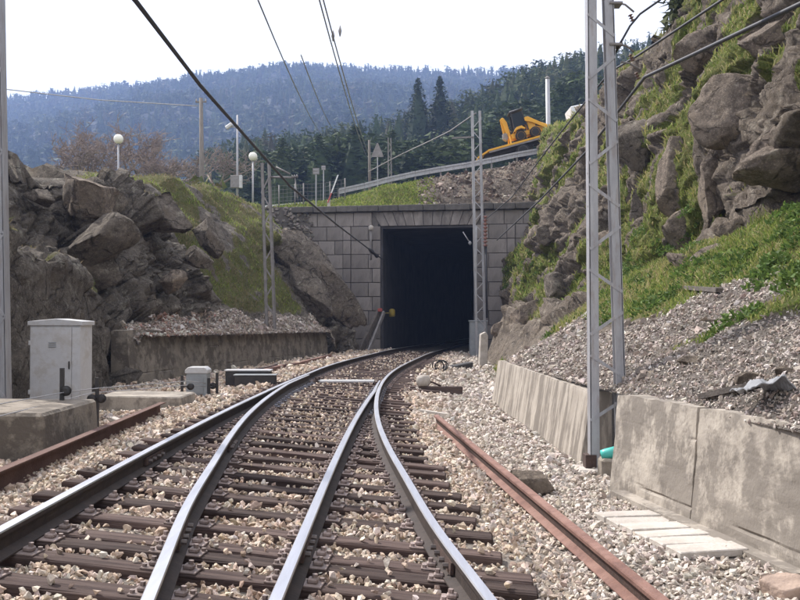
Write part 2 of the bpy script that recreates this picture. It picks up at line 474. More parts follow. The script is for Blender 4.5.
SR = loft('cutting_slope', RIGHT, 660, (24, 38, 96, 84, 12), rock_r, disp_r, masks_r)
tag(SR[0], kind='structure')

LEFT = [
 (-3, [(-7.0, -.3), (-7.1, 1.0), (-7.3, 3.3), (-9.2, 4.6), (-11, 6.2), (-24, 7.5)]),
 (10, [(-6.7, -.3), (-6.8, 1.0), (-7.0, 3.3), (-9.0, 4.5), (-11, 6.0), (-24, 7.2)]),
 (17, [(-6.55, -.3), (-6.65, 1.0), (-6.85, 3.1), (-8.6, 3.5), (-10.6, 5.2), (-24, 6.6)]),
 (20, [(-6.45, -.3), (-6.5, .9), (-6.75, 2.4), (-8.4, 3.0), (-10.4, 5.0), (-24, 6.4)]),
 (22.6, [(-6.3, -.2), (-6.35, .9), (-6.6, 1.8), (-8.3, 2.8), (-9.4, 5.0), (-24, 6.2)]),
 (23.4, [(-6.05, 1.0), (-6.6, 1.3), (-7.3, 1.9), (-8.2, 3.2), (-9.1, 5.0), (-24, 6.2)]),
 (26, [(-5.5, .98), (-6.4, 1.45), (-7.0, 2.4), (-7.5, 3.8), (-8.6, 5.0), (-24, 6.2)]),
 (29, [(-5.0, .95), (-5.9, 1.45), (-6.3, 2.8), (-6.8, 3.9), (-8.2, 5.1), (-24, 6.4)]),
 (31.5, [(-4.6, .93), (-5.5, 1.5), (-6.1, 2.4), (-7.2, 4.2), (-8.8, 5.6), (-24, 6.9)]),
 (36, [(-3.85, .9), (-4.7, 1.5), (-5.5, 2.4), (-6.9, 4.6), (-8.6, 6.5), (-24, 7.0)]),
 (41.5, [(-2.9, .85), (-3.6, 1.5), (-4.6, 2.9), (-6.2, 5.0), (-8.4, 6.9), (-24, 7.2)]),
 (43, [(-2.7, -.2), (-3.1, 1.1), (-4.1, 3.0), (-5.6, 5.2), (-8.0, 7.0), (-24, 7.2)]),
 (47, [(-2.1, -.3), (-2.5, 1.1), (-3.5, 3.0), (-5.0, 5.2), (-7.2, 7.0), (-24, 7.3)]),
 (51, [(-2.6, -.3), (-3.2, 1.3), (-4.2, 3.4), (-5.4, 5.4), (-7.2, 7.0), (-24, 7.3)]),
 (56, [(-6.0, 1.0), (-6.1, 4), (-6.2, 5.5), (-6.5, 6.2), (-7.2, 6.8), (-24, 7.3)]),
]
def masks_l(P, T, N_):
    y, z = P[:, 1], P[:, 2]; n1 = fbm(P * .6, 4, 21); n2 = fbm(P * 1.9, 3, 25)
    gr = sstep(30.5, 32.5, y + .8 * n1) * sstep(.9, 1.5, T + .4 * n1) * sstep(-.35, .1, n2 + .25)
    rk = sstep(40.5, 42.5, y + 1.5 * n1) * sstep(2.9, 2.3, T + .5 * n1)            # bare slab beside the portal
    gr = gr * (1 - rk)
    gr = np.maximum(gr, sstep(4.1, 4.6, T + .5 * n1) * .9)
    gr = np.maximum(gr, sstep(.08, .22, n1 + .6 * n2) * sstep(.55, .85, N_[:, 2]) * .85 * sstep(31, 28, y))
    gr = np.maximum(gr, sstep(1.95, 2.15, T + .15 * n1) * sstep(3.0, 2.6, T + .3 * n1) * sstep(17, 19, y) * sstep(26, 24, y) * sstep(-.2, .15, n2) * .9)
    gr = gr * sstep(-.42, -.1, n1 + .5 * n2)
    gv = sstep(1.15, .7, T + .25 * n2) * sstep(23, 23.8, y) * sstep(43, 41.5, y)
    return np.clip(gr * (1 - gv), 0, 1), np.clip(gv, 0, 1)
def disp_l(P, T, N_, gr, gv):
    y = P[:, 1]
    rk = np.maximum(sstep(32, 30, y), sstep(41, 43, y) * sstep(3.4, 2.6, T)) * (1 - gv)
    flat = sstep(22.8, 22.2, y) * sstep(2.2, 1.7, T)                                # dressed cutting face near the cabinet
    d = rockdisp(P, ((1, 0, 0), (0, .7, .2), (0, -.3, 1)), .5, .46, .26, .2, 50) * rk * (1 - .75 * flat) * sstep(5, 4.2, T)
    return d + (1 - rk) * (.42 * fbm(P * .7, 3, 44) + .10 * fbm(P * 3, 3, 46)) * sstep(0, .4, T)
SL = loft('rocky_bank', LEFT, 600, (14, 44, 68, 66, 16), rock_l, disp_l, masks_l)
tag(SL[0], kind='structure')

# ---- ground above the tunnel, with the road climbing to the right
def zroad(x): return np.interp(x, [-40, -12, -4, 0, 8, 14, 30], [7.2, 7.3, 8.3, 9.2, 10.75, 11.6, 13.0])
def yedge(x): return 58.5 + 0 * x
def ztop(x, y):
    zr = zroad(x); base = np.interp(x, [-40, -8, -3.5, .5, 2, 8, 14], [7.1, 7.05, 7.02, 7.1, 7.02, 7.02, 8.5])
    t = sstep(53.5, 58.6, y)
    z = base + (zr - base) * t
    z = z + 1.3 * np.exp(-((x + .6) / 2.0) ** 2 - ((y - 54.6) / 1.7) ** 2)          # grassy hump over the portal
    z = z + np.clip(y - 64, 0, 200) * .035
    P = np.stack([x, y, 0 * x], 1)
    rough = sstep(51.5, 53.5, y) * sstep(59, 57.5, y) * sstep(.5, 2.5, x)
    return z + .10 * fbm(P * .5, 3, 61) + rough * (.3 * (worley(P * .9, 71)[2] - .5) + .2 * fbm(P * 2, 3, 66))
def att_top(x, y, z):
    P = np.stack([x, y, z], 1); n = fbm(P * .5, 3, 63)
    road = sstep(58.9, 59.3, y) * sstep(63.6, 63.2, y)
    rub = sstep(.6, 1.8, x + n) * sstep(59.2, 58.4, y)
    return {'grass': ('FLOAT', np.clip((.95 - rub) * (1 - road), 0, 1)), 'gravel': ('FLOAT', np.clip(road, 0, 1) * .9 + rub * .25)}
def skew_grid(o):
    V = np.zeros(len(o.data.vertices) * 3, np.float32); o.data.vertices.foreach_get('co', V); V = V.reshape(-1, 3)
    V[:, 1] -= .176 * np.clip(V[:, 0] - 1.4, -8, 8) * (1 - sstep(50.8, 55, V[:, 1]))       # its front edge follows the portal
    o.data.vertices.foreach_set('co', V.ravel()); o.data.update(); return o
tag(skew_grid(grid('upper_ground', np.concatenate([np.linspace(-70, -14, 40), np.linspace(-13.8, 14, 190), np.linspace(14.5, 70, 40)]), np.concatenate([np.linspace(50.75, 66, 110), np.linspace(67, 135, 24)]), ztop, rock_r, att_top)), kind='structure')

# ---- wooded hills behind
def zmid_r(px): return np.interp(px, [-300, 0, 100, 200, 300, 350, 440, 480, 530, 600, 800, 1100], [190, 190, 190, 186, 176, 168, 152, 134, 114, 92, 60, 40])
def zmid(x, y):
    px = 400 + x / np.maximum(y, 60) * 1000
    zr = EYE + (HOR - zmid_r(px)) * .26
    t = sstep(95, 260, y); b = 9 + 0 * x
    z = b + (zr - b) * t - sstep(270, 380, y) * (zr - 12) * .8
    return z + 1.5 * fbm(np.stack([x * .03, y * .03, 0 * x], 1), 3, 77)
def zfar_r(px): return np.interp(px, [-500, -200, 0, 60, 100, 150, 200, 230, 300, 370, 430, 500, 590, 800, 1300], [130, 112, 105, 97, 93, 89, 84, 77, 71, 72, 74, 74, 72, 70, 95])
def zfar(x, y):
    px = 400 + x / np.maximum(y, 200) * 1000
    zr = EYE + (HOR - zfar_r(px)) * 1.2
    t = np.clip((y - 300) / 900, 0, 1)
    z = 6 + (zr - 6) * t ** .95 - np.clip(y - 1200, 0, 500) * .25
    P = np.stack([x * .006, y * .004, 0 * x], 1)
    return z + (22 * fbm(P, 4, 81) + 9 * fbm(P * 4, 3, 82)) * sstep(300, 600, y) * sstep(1250, 1000, y)
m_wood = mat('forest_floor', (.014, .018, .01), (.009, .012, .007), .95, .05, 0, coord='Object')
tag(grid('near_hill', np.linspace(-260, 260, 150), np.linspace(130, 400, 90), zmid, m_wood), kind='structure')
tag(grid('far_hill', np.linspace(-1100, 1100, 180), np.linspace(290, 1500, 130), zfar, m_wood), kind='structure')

# ---- picking helpers on the built surfaces
def bvh(o): return BVHTree.FromPolygons([v.co for v in o.data.vertices], [p.vertices for p in o.data.polygons])
BV_R, BV_L, BV_T = bvh(SR[0]), bvh(SL[0]), bvh(bpy.data.objects['upper_ground'])
def down(bv, x, y, z0=40):
    h = bv.ray_cast(Vector((x, y, z0)), Vector((0, 0, -1)))
    return h[0].z if h[0] else None
def seen(bv, px, py):
    """the surface point in view at a photo pixel, and its normal"""
    h = bv.ray_cast(Vector((0, 0, EYE)), ray(px, py).normalized())
    return h[0], h[1]
def gz(x, y): return float(zballast(np.array([x]), np.array([y]))[0])
# ================================================================== TRACK
def mat_rail():
    m = mat('rail_steel_side', (.062, .046, .040), (.034, .027, .025), .75, 8, .15, 40, metal=.0, spread=.05, spec=.25)
    t = mat('rail_running_top', (.82, .81, .83), (.66, .65, .67), .34, 3, .0, metal=1.0, spread=.03, stretch=(6, .4, 1))
    return m, t
m_side, m_top = mat_rail()
m_rust = mat('rust', (.20, .105, .082), (.12, .062, .050), .85, 7, .35, 50, c3=(.26, .155, .125), c3amt=.6, c3scale=3)
m_rustb = mat('rust_brown', (.135, .068, .052), (.085, .045, .036), .85, 5, .35, 50, c3=(.17, .10, .08), c3amt=.5, c3scale=3)
m_rustdark_shade = mat('rust_dark_and_shade', (.085, .05, .04), (.045, .03, .026), .85, 9, .35, 50)  # dark rust of the fittings; also paints shade on the loose rail's web
m_wood_s = mat('sleeper_timber', (.078, .051, .045), (.032, .022, .021), .92, 7, .7, 26, stretch=(.25, 3.2, 3.2), spread=.4, c3=(.135, .10, .088), c3amt=.5, c3scale=4, spec=.2)
m_plate = mat('baseplate_steel', (.36, .29, .27), (.17, .125, .11), .6, 14, .2, 60, spread=.25, metal=.3)
m_slide = mat('slide_chair_steel', (.30, .30, .34), (.14, .13, .14), .45, 14, .2, 60, spread=.2, metal=.6)
PROF = [(-.030, 0), (.030, 0), (.036, -.009), (.035, -.036), (.011, -.050), (.009, -.128), (.058, -.147), (.070, -.151), (.070, -.160), (-.070, -.160), (-.070, -.151), (-.058, -.147), (-.009, -.128), (-.011, -.050), (-.035, -.036), (-.036, -.009)]
UP = Vector((KC, 0, 1)).normalized()
def rail_mesh(name, pts, mats, ups=None, thin=None, poltop=True):
    """sweep the rail section; thin(i) narrows the section towards a planed switch tip"""
    V, F, MI = [], [], []; n = len(PROF)
    for i, p in enumerate(pts):
        d = (pts[min(i + 1, len(pts) - 1)] - pts[max(i - 1, 0)]).normalized()
        up = ups or UP
        s = d.cross(up).normalized(); u = s.cross(d).normalized()
        k = thin(i) if thin else 1.0
        for a, b in PROF: V.append(p + s * (a * k) + u * b)
    for i in range(len(pts) - 1):
        for k in range(n):
            F.append((i * n + k, i * n + (k + 1) % n, (i + 1) * n + (k + 1) % n, (i + 1) * n + k)); MI.append(1 if (k in (0, 1, n - 1) if poltop else k in (3, 4, 12, 13)) else 0)  # without a polished top, the web faces take the painted shade
    b = bmesh.new(); vs_ = [b.verts.new(v) for v in V]
    for f, mi in zip(F, MI):
        fc = b.faces.new([vs_[j] for j in f]); fc.material_index = mi
    b.faces.new(vs_[:n]); b.faces.new(vs_[-n:][::-1])
    bmesh.ops.recalc_face_normals(b, faces=b.faces)
    me = bpy.data.meshes.new(name); b.to_mesh(me); b.free(); setm(me, mats)
    return me
def rail_pts(fx, y0, y1, step=.3):
    ys = np.linspace(y0, y1, int((y1 - y0) / step) + 1); xs = fx(ys)
    return [Vector((x, y, float(zp(x)))) for x, y in zip(xs, ys)]
RAILS = []
def rail(fx, y0, y1, label, thin=None):
    o = link(bpy.data.objects.new('rail', rail_mesh('rail', rail_pts(fx, y0, y1), [m_side, m_top], thin=thin)))
    tag(o, label, 'rail', 'running rails of the turnout'); RAILS.append((fx, y0, y1)); return o
rA = rail(xA, -5, 80, 'polished steel outer rail along the left side of the turnout, curving into the tunnel')
rD = rail(xD, -5, 80, 'polished steel outer rail along the right side of the turnout, curving into the tunnel')
nB = len(rail_pts(xB, -5, TOE))
rB = rail(xB, -5, TOE, 'inner switch rail lying beside the left outer rail, its tip at the white bar', lambda i: 1 - .55 * max(0, (i - (nB - 14)) / 14))
rC = rail(xC, -5, TOE, 'inner switch rail lying beside the right outer rail, its tip at the white bar', lambda i: 1 - .55 * max(0, (i - (nB - 14)) / 14))
m_bolt = mat('bolt_steel', (.20, .17, .16), (.09, .075, .07), .5, 20, .1, metal=.4)
def fishplate(parent, fx, y, side):
    x = float(fx(y)); p = Vector((x, y, float(zp(x)))); x2 = float(fx(y + .2)); d = Vector((x2 - x, .2, float(zp(x2)) - p.z)).normalized()
    s = d.cross(UP).normalized(); u = s.cross(d)
    b = MB(); c = p + s * (side * .024) - u * .088
    b.bar(c - d * .33, c + d * .33, .022, .075, up=u)
    fp = b.build('fishplate', m_rustdark_shade, parent)
    for k in (-.24, -.09, .09, .24):
        q = MB(); e = c + d * k + s * (side * .011)
        q.tube([e, e + s * (side * .035)], .018, 6, smooth=False); q.build('bolt', m_bolt, fp)
for par, fx, y, sd in ((rB, xB, 6.55, 1), (rA, xA, 9.6, 1), (rB, xB, 10.9, 1), (rC, xC, 6.5, 1), (rD, xD, 6.5, -1)):
    fishplate(par, fx, y, sd)

# ---- sleepers: measured along the line; a close pair under the rail joint
YS = [5.4, 5.95, 6.36, 6.63, 7.2, 7.82, 8.4, 8.95, 9.5, 10.15]
while YS[-1] < 49.5: YS.append(YS[-1] + .57 + random.uniform(-.03, .03))
def plate_data(name, m):
    b = MB(); b.box((0, 0, .006), (.34, .17, .012), bev=.003)
    for s in (-1, 1):
        b.box((s * .105, .0, .026), (.062, .07, .03), bev=.008)
        b.tube([(s * .115, 0, .04), (s * .115, 0, .064)], .017, 6, smooth=False)
        b.tube([(s * .15, .055 * s, .012), (s * .15, .055 * s, .03)], .016, 6, smooth=False)
    return b.data(name, m)
pd_rail, pd_slide = plate_data('base_plate', m_plate), plate_data('base_plate', m_slide)
SLEEP = []
THX = -math.atan(KC)
for k, y in enumerate(YS):
    ang = R(-5.5 - .28 * max(0, y - 26)) + R(random.uniform(-1.2, 1.2))
    tn = math.tan(ang)
    xl, xr = float(xA(y)) - .52 + random.uniform(-.06, .06), float(xD(y)) + .56 + random.uniform(-.07, .10)
    if 22.6 < y < 24.6: xr += .62
    c = Vector(((xl + xr) / 2, y, 0)); L_ = (xr - xl) / math.cos(ang); w = random.uniform(.195, .235)
    zt = -KC * c.x - .175
    b = bmesh.new(); bmesh.ops.create_cube(b, size=1); bmesh.ops.scale(b, vec=(L_, w, .15), verts=b.verts)
    bmesh.ops.subdivide_edges(b, edges=[e for e in b.edges if abs(e.verts[0].co.x - e.verts[1].co.x) > .5], cuts=9)
    bmesh.ops.bevel(b, geom=[e for e in b.edges if len(e.link_faces) == 2 and e.calc_face_angle() > 1], offset=.012, segments=1, affect='EDGES')
    for v in b.verts:
        v.co.y += random.uniform(-.006, .006); v.co.z += random.uniform(-.005, .004) - .075
    me = bpy.data.meshes.new('sleeper'); b.to_mesh(me); b.free(); setm(me, m_wood_s)
    o = link(bpy.data.objects.new('sleeper', me))
    o.location = (c.x, y, zt); o.rotation_mode = 'ZYX'; o.rotation_euler = (0, -THX, ang)
    od = lambda q: '%d%s' % (q, 'th' if 10 < q % 100 < 14 else {1: 'st', 2: 'nd', 3: 'rd'}.get(q % 10, 'th'))
    if k < 2: lab = 'brown timber sleeper, %s on the camera side of the close joint pair' % od(2 - k)
    elif k == 2: lab = 'nearer timber sleeper of the close pair under the rail joint'
    elif k == 3: lab = 'farther timber sleeper of the close pair under the rail joint'
    elif y < 22.75: lab = 'brown timber sleeper, %s beyond the close joint pair, before the white bar' % od(k - 3)
    else:
        nbar = nbar + 1 if 'nbar' in globals() else 1
        lab = 'brown timber sleeper, %s beyond the white bar towards the tunnel' % od(nbar)
    tag(o, lab, 'sleeper', 'sleepers under the track')
    SLEEP.append((c.x, y, ang, L_, w, zt))
    for fx, y0, y1 in RAILS:
        X = float(fx(y))
        for _ in range(4):
            yy = y + (X - c.x) * tn; X = float(fx(min(yy, y1)))
        if yy > y1 or yy > 40: continue
        slide = 16 < y < TOE and fx in (xB, xC)
        if y < TOE and fx in (xA, xD) and abs(X - float((xB if fx is xA else xC)(yy))) < .2: continue
        e = link(bpy.data.objects.new('base_plate', pd_slide if slide else pd_rail), o)
        e.location = ((X - c.x) / math.cos(ang) / math.cos(THX), 0, 0)

# ---- switch gear
m_white = mat('white_paint', (.78, .78, .80), (.6, .6, .62), .6, 8, .1, spread=.03)
yb = 22.75; xl, xr = float(xA(yb)) + .25, float(xD(yb)) - .22
b = MB(); b.box(((xl + xr) / 2, yb, -KC * (xl + xr) / 2 - .10), (xr - xl, .24, .05), bev=.008)
t = b.build('stretcher_bar', m_white); tag(t, 'white flat stretcher bar lying across the track at the switch tips', 'stretcher bar')
for s_, lab in ((xl - .02, 'left'), (xr + .02, 'right')):
    q = MB(); q.box((s_, yb, -KC * s_ - .09), (.12, .1, .07), bev=.01); q.box((s_, yb - .12, -KC * s_ - .10), (.05, .2, .05), bev=.006); q.build('bracket', m_rustdark_shade, t)

# ---- loose rails lying beside the line
def loose_rail():
    p, q = at(436, 422, 15.9), at(640, 579, 6.15)
    p.z = gz(p.x, p.y) + .19; q.z = gz(q.x, q.y) + .18
    d = (q - p).normalized(); q2 = p + d * 12.2; q2.z = gz(q2.x, q2.y) + .18
    pts = [p + (q2 - p) * (i / 24) for i in range(25)]
    o = link(bpy.data.objects.new('loose_rail', rail_mesh('loose_rail', pts, [m_rust, m_rustdark_shade], ups=Vector((-.12, 0, 1)).normalized(), poltop=False)))  # second slot puts the shade on the web into its colour
    tag(o, 'long rusty unused rail lying on the ballast right of the track', 'rail'); return p, q2
LR = loose_rail()
p, q = at(160, 410, 15.0), at(0, 487, 8.3)
p.z = gz(p.x, p.y) + .01; q.z = gz(q.x, q.y) + .01
d = (q - p).normalized(); q2 = q + d * 2.2
n_ = Vector((0, 0, 1)).cross(d).normalized()
b = MB()
b.bar(p + Vector((0, 0, .095)), q2 + Vector((0, 0, .095)), .012, .19)
for z_ in (.008, .182):
    b.bar(p + Vector((0, 0, z_)) - n_ * .04 * (1 if n_.x < 0 else -1), q2 + Vector((0, 0, z_)) - n_ * .04 * (1 if n_.x < 0 else -1), .085, .014)
tag(b.build('steel_channel', m_rustb), 'rusty brown steel channel lying on edge on the ballast by the concrete block', 'steel beam')
LC = (p, q2)
# ================================================================== CONCRETE WALLS
m_con_r = mat('board_marked_concrete', (.46, .41, .35), (.29, .255, .22), .92, 2.6, .3, 30, stretch=(1, 1, .8), c3=(.15, .13, .112), c3amt=.75, c3scale=1.9, spread=.05, c3w=.09, c3c=.49)
m_con_f = mat('streaked_concrete', (.45, .40, .345), (.27, .235, .20), .92, 3.4, .08, 30, stretch=(1, 1, .16), c3=(.15, .128, .108), c3amt=.8, c3scale=3.0, spread=.05, c3w=.08, c3c=.51)
m_con_l = mat('dark_concrete', (.29, .25, .205), (.16, .138, .115), .93, 2.0, .6, 20, c3=(.085, .07, .058), c3amt=.8, c3scale=2.2, spread=.05, c3w=.09)
m_con_p = mat('pale_concrete', (.60, .56, .52), (.42, .38, .34), .9, 4, .4, 30, spread=.07, c3=(.30, .26, .22), c3amt=.6, c3scale=3)
def wall_panel(name, a, bpt, za, zb, thick, zbase, m, parent=None, batter=.10, seams=3, rough=.007, taper=None):
    """cast wall from a to b (x, y), tops za, zb; face leans back; recessed board seams; chipped top"""
    a, bpt = Vector((*a, 0)), Vector((*bpt, 0)); L = (bpt - a).length; d = (bpt - a).normalized(); n = Vector((d.y, -d.x, 0))
    if n.x > 0 and a.x > 0: n = -n
    if n.x < 0 and a.x < 0: n = -n
    nu, nv = max(12, int(L / .05)), 56
    u = np.linspace(0, 1, nu + 1)
    V = []; F = []
    def top(t, k=0): return za + (zb - za) * t
    U, W = np.meshgrid(u, np.linspace(0, 1, nv + 1))
    P = np.stack([(U * L).ravel(), W.ravel() * 2, 0 * U.ravel()], 1)
    ns = fbm(P * 3.2, 4, 91) * rough * 2
    hh = W.ravel() * (top(U.ravel()) - zbase)
    seam = np.zeros_like(ns)
    for k in range(1, seams + 1):
        zz = k * (max(za, zb) - zbase) / (seams + 1)
        brk = sstep(.0, .16, fbm(np.stack([U.ravel() * L * .9, 0 * ns + k * 3.1, 0 * ns], 1), 2, 93))
        seam -= .024 * np.exp(-((hh - zz - .01 * np.sin(U.ravel() * L * 3)) / .009) ** 2) * (.06 + .94 * brk)
    chip = .035 * np.clip(fbm(np.stack([U.ravel() * L * 2.5, 0 * ns, 0 * ns], 1), 3, 95), -.3, .6) * (W.ravel() > .97)
    off = -batter * W.ravel() + ns + seam
    base = np.array(a)[None] + np.outer(U.ravel() * L, np.array(d)) + np.outer(off, np.array(n))
    base[:, 2] = zbase + hh - np.abs(chip)
    k = nu + 1
    i = np.arange((nu + 1) * (nv + 1)).reshape(nv + 1, nu + 1)
    F = np.stack([i[:-1, :-1], i[:-1, 1:], i[1:, 1:], i[1:, :-1]], -1).reshape(-1, 4).tolist()
    back_lo = base[i[0]] - np.outer(np.full(k, thick), np.array(n)); back_lo[:, 2] = zbase
    back_hi = base[i[-1]] - np.outer(np.full(k, thick - batter), np.array(n))
    V = np.concatenate([base, back_lo, back_hi]); o1, o2 = len(base), len(base) + k
    for j in range(nu):
        F.append([int(i[-1, j]), int(i[-1, j + 1]), o2 + j + 1, o2 + j])
        F.append([o2 + j, o2 + j + 1, o1 + j + 1, o1 + j])
    bm_ = bmesh.new(); vv = [bm_.verts.new(v) for v in V]
    for f in F: bm_.faces.new([vv[q] for q in f])
    for e in (0, nu):
        col = [vv[int(i[r, e])] for r in range(nv + 1)] + [vv[o2 + e], vv[o1 + e]]
        bm_.faces.new(col)
    bmesh.ops.recalc_face_normals(bm_, faces=bm_.faces)
    me = bpy.data.meshes.new(name); bm_.to_mesh(me); bm_.free(); setm(me, m)
    return link(bpy.data.objects.new(name, me), parent)
# near wall on the right, in two casts with an open joint
w0, w1, wj = (2.24, 10.75), (2.84, 7.0), (2.545, 8.85)
wn_ = (3.7, 1.6)
W2 = empty('retaining_wall', (2.5, 8.5, -.5)); off = Vector((2.5, 8.5, -.5))
def shift(o): o.data.transform(Matrix.Translation(-off)); return o
jv = (Vector(w1) - Vector(w0)).normalized() * .018
shift(wall_panel('wall_panel', w0, tuple(Vector(wj) - jv), .62, .65, .4, -.55, m_con_r, W2))
shift(wall_panel('wall_panel', tuple(Vector(wj) + jv), w1, .65, .66, .4, -.55, m_con_r, W2))
shift(wall_panel('wall_panel', tuple(Vector(w1) + jv), wn_, .66, .68, .4, -.55, m_con_r, W2))
b = MB(); b.bar((w0[0] + .03, w0[1] - .4, -.415), (w1[0] + .0, w1[1], -.415), .22, .14)
o = b.build('footing', m_con_r, W2); shift(o)
tag(W2, 'low board-marked concrete wall at the right, nearest the camera, with a vertical joint', 'wall')
W1 = wall_panel('retaining_wall', (1.96, 21.6), (2.28, 12.75), .53, .50, .42, -.5, m_con_f, None, batter=.16, seams=0, rough=.003)
tag(W1, 'pale concrete wall beyond the lattice mast on the right, streaked with vertical stains', 'wall')
# low dark wall on the left, below the rubble heap
W3 = empty('retaining_wall', (-4.5, 32, -.2)); off = Vector((-4.5, 32, -.2))
pts_l = [(-6.15, 22.9), (-5.15, 28.9), (-4.1, 35.2), (-2.98, 41.9)]
for i_ in range(3):
    a_, b_ = Vector(pts_l[i_]), Vector(pts_l[i_ + 1]); dd = (b_ - a_).normalized() * .02
    shift(wall_panel('wall_panel', tuple(a_ + dd), tuple(b_ - dd), 1.16 - .08 * i_, 1.08 - .08 * i_, .5, -.4, m_con_l, W3, batter=.12, seams=2))
tag(W3, 'low dark concrete wall left of the track with rubble heaped on top', 'wall')
# concrete block in the left foreground
b = MB()
out = [(-6.6, -.3), (-3.66, -.3), (-3.70, .44), (-6.6, .46)]
b.prism(out, 10.4, 12.2, bev=.03)
o = b.build('concrete_block', m_con_l)
for v in o.data.vertices:
    h_ = fbm(np.array([[v.co.x * 3, v.co.y * 3, v.co.z * 3]]), 3, 99)[0]; v.co += Vector((h_, h_, h_)) * .03
tag(o, 'weathered concrete block with stained sides in the left foreground below the cabinet', 'concrete block')
b = MB(); b.prism([(-4.9, -.2), (-3.55, -.2), (-3.58, .14), (-4.9, .17)], 16.3, 17.5, bev=.02)
tag(b.build('concrete_slab', m_con_r), 'low pale concrete slab on the ground between white cabinet and small grey box', 'slab')

# ================================================================== TUNNEL PORTAL
m_blk = mat('portal_blocks', (.31, .28, .265), (.20, .18, .17), .92, 3.0, .5, 26, c3=(.13, .115, .11), c3amt=.65, c3scale=1.6, spread=.2, stretch=(1, 1, .35), c3w=.12)
m_joint = mat('portal_joints', (.17, .152, .143), (.11, .10, .093), .95, 6, .3)
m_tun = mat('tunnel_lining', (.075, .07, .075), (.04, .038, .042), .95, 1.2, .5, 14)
PO = empty('tunnel_portal', (1.4, 50.0, -.35), R(-10))
tag(PO, 'grey blockwork tunnel portal with square dark opening and projecting cornice', 'tunnel portal')
HW, HZ = 2.42, 6.42           # half width of the opening; height of its soffit above the base
TOPZ = 7.15
def core(u0, u1, z0, z1, d0=.05, d1=1.0):
    b.box(((u0 + u1) / 2, (d0 + d1) / 2, (z0 + z1) / 2), (u1 - u0, d1 - d0, z1 - z0))
b = MB(); core(-7.0, -HW - .02, 0, TOPZ); core(HW + .02, 7.2, 0, TOPZ); core(-HW - .02, HW + .02, HZ + .03, TOPZ)
b.build('core', m_joint, PO)
blkcache = {}
def block(u0, u1, z0, z1, proud=.0, name='block'):
    g = .013
    key = (round(u1 - u0, 2), round(z1 - z0, 2))
    if key not in blkcache:
        q = MB(); q.box((0, .06, 0), (key[0] - 2 * g, .16, key[1] - 2 * g), bev=.014); blkcache[key] = q.data('block', m_blk)
    o = link(bpy.data.objects.new(name, blkcache[key]), PO)
    o.location = ((u0 + u1) / 2, -proud + random.uniform(-.022, .022), (z0 + z1) / 2); o.rotation_euler = (R(random.uniform(-.5, .5)), 0, R(random.uniform(-.6, .6)))
ROW = .713
for s in (-1, 1):
    for r in range(9):
        z0, z1 = r * ROW, (r + 1) * ROW
        # jamb quoins, then blocks, a slim pilaster and blocks beyond
        edges = [HW, HW + (.42 if r % 2 else .62)]
        u = edges[-1]
        while u < 3.95 - .35: u = min(3.95, u + .80); edges.append(u)
        edges[-1] = 3.95
        for a_, b_ in zip(edges, edges[1:]):
            if b_ - a_ > .05: block(*(sorted((s * a_, s * b_))), z0, z1)
        block(*sorted((s * 3.95, s * 4.35)), z0, z1, .09, 'pilaster_block')
        u = 4.35; first = True
        while u < 6.9:
            w = .44 if (first and r % 2) else .86
            v = min(u + w, 7.0); block(*sorted((s * u, s * v)), z0, z1); u = v; first = False
# flat arch of slanting voussoirs
n_v = 11; z0, z1 = HZ, TOPZ - .02
for k in range(n_v):
    t0, t1 = -1 + 2 * k / n_v, -1 + 2 * (k + 1) / n_v
    lo0, lo1, hi0, hi1 = t0 * HW, t1 * HW, t0 * (HW + .42), t1 * (HW + .42)
    q = MB(); g = .013
    q.prism([(lo0 + g, z0), (lo1 - g, z0), (hi1 - g, z1), (hi0 + g, z1)], -.03, .3, bev=.012)
    q.build('voussoir', m_blk, PO)
for s in (-1, 1):
    u = HW + .44
    while u < 6.9:
        v = min(u + .95, 7.0); block(*sorted((s * u, s * v)), 9 * ROW, TOPZ - .02); u = v
# cornice of slabs
m_cor = mat('cornice_stone', (.22, .20, .19), (.11, .10, .095), .93, 4, .5, 24, c3=(.07, .065, .06), c3amt=.7, c3scale=1.2, spread=.14)
u = -7.0
while u < 7.1:
    w = random.uniform(1.0, 1.3); v = min(u + w, 7.2)
    q = MB(); q.prism([(0, 0), (v - u - .02, 0), (v - u - .02, .30), (0, .30)], -.30, 1.0, bev=.02)
    o = q.build('cornice_slab', m_cor, PO); o.location = (u, random.uniform(-.02, .02), TOPZ + random.uniform(-.01, .01)); u = v
    if u > 7.15: break
# tunnel bore: walls and roof following the curve
def bore():
    b = bmesh.new(); rows = []
    for k in range(30):
        y = 50.05 + k * 1.6; dx = float(xmid(y)) - float(xmid(50.0))
        cx = 1.4 + dx * .95; a = math.atan((float(xmid(y + 1)) - float(xmid(y)))) if k else R(10)
        cs, sn = math.cos(a), math.sin(a)
        row = []
        for u_, z_ in ((-2.44, -.6), (-2.44, 6.06), (2.44, 6.06), (2.44, -.6)):
            row.append(b.verts.new((cx + u_ * cs, y - u_ * sn, z_)))
        rows.append(row)
    for r0, r1 in zip(rows, rows[1:]):
        for k in range(3): b.faces.new((r0[k], r0[k + 1], r1[k + 1], r1[k]))
    b.faces.new(rows[-1])
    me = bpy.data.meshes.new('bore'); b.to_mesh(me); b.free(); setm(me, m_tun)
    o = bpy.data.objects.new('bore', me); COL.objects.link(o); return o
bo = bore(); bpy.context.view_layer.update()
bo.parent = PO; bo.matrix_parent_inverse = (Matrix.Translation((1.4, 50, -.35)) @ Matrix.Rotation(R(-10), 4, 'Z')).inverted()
md = bo.modifiers.new('thick', 'SOLIDIFY'); md.thickness = .35; md.offset = 0

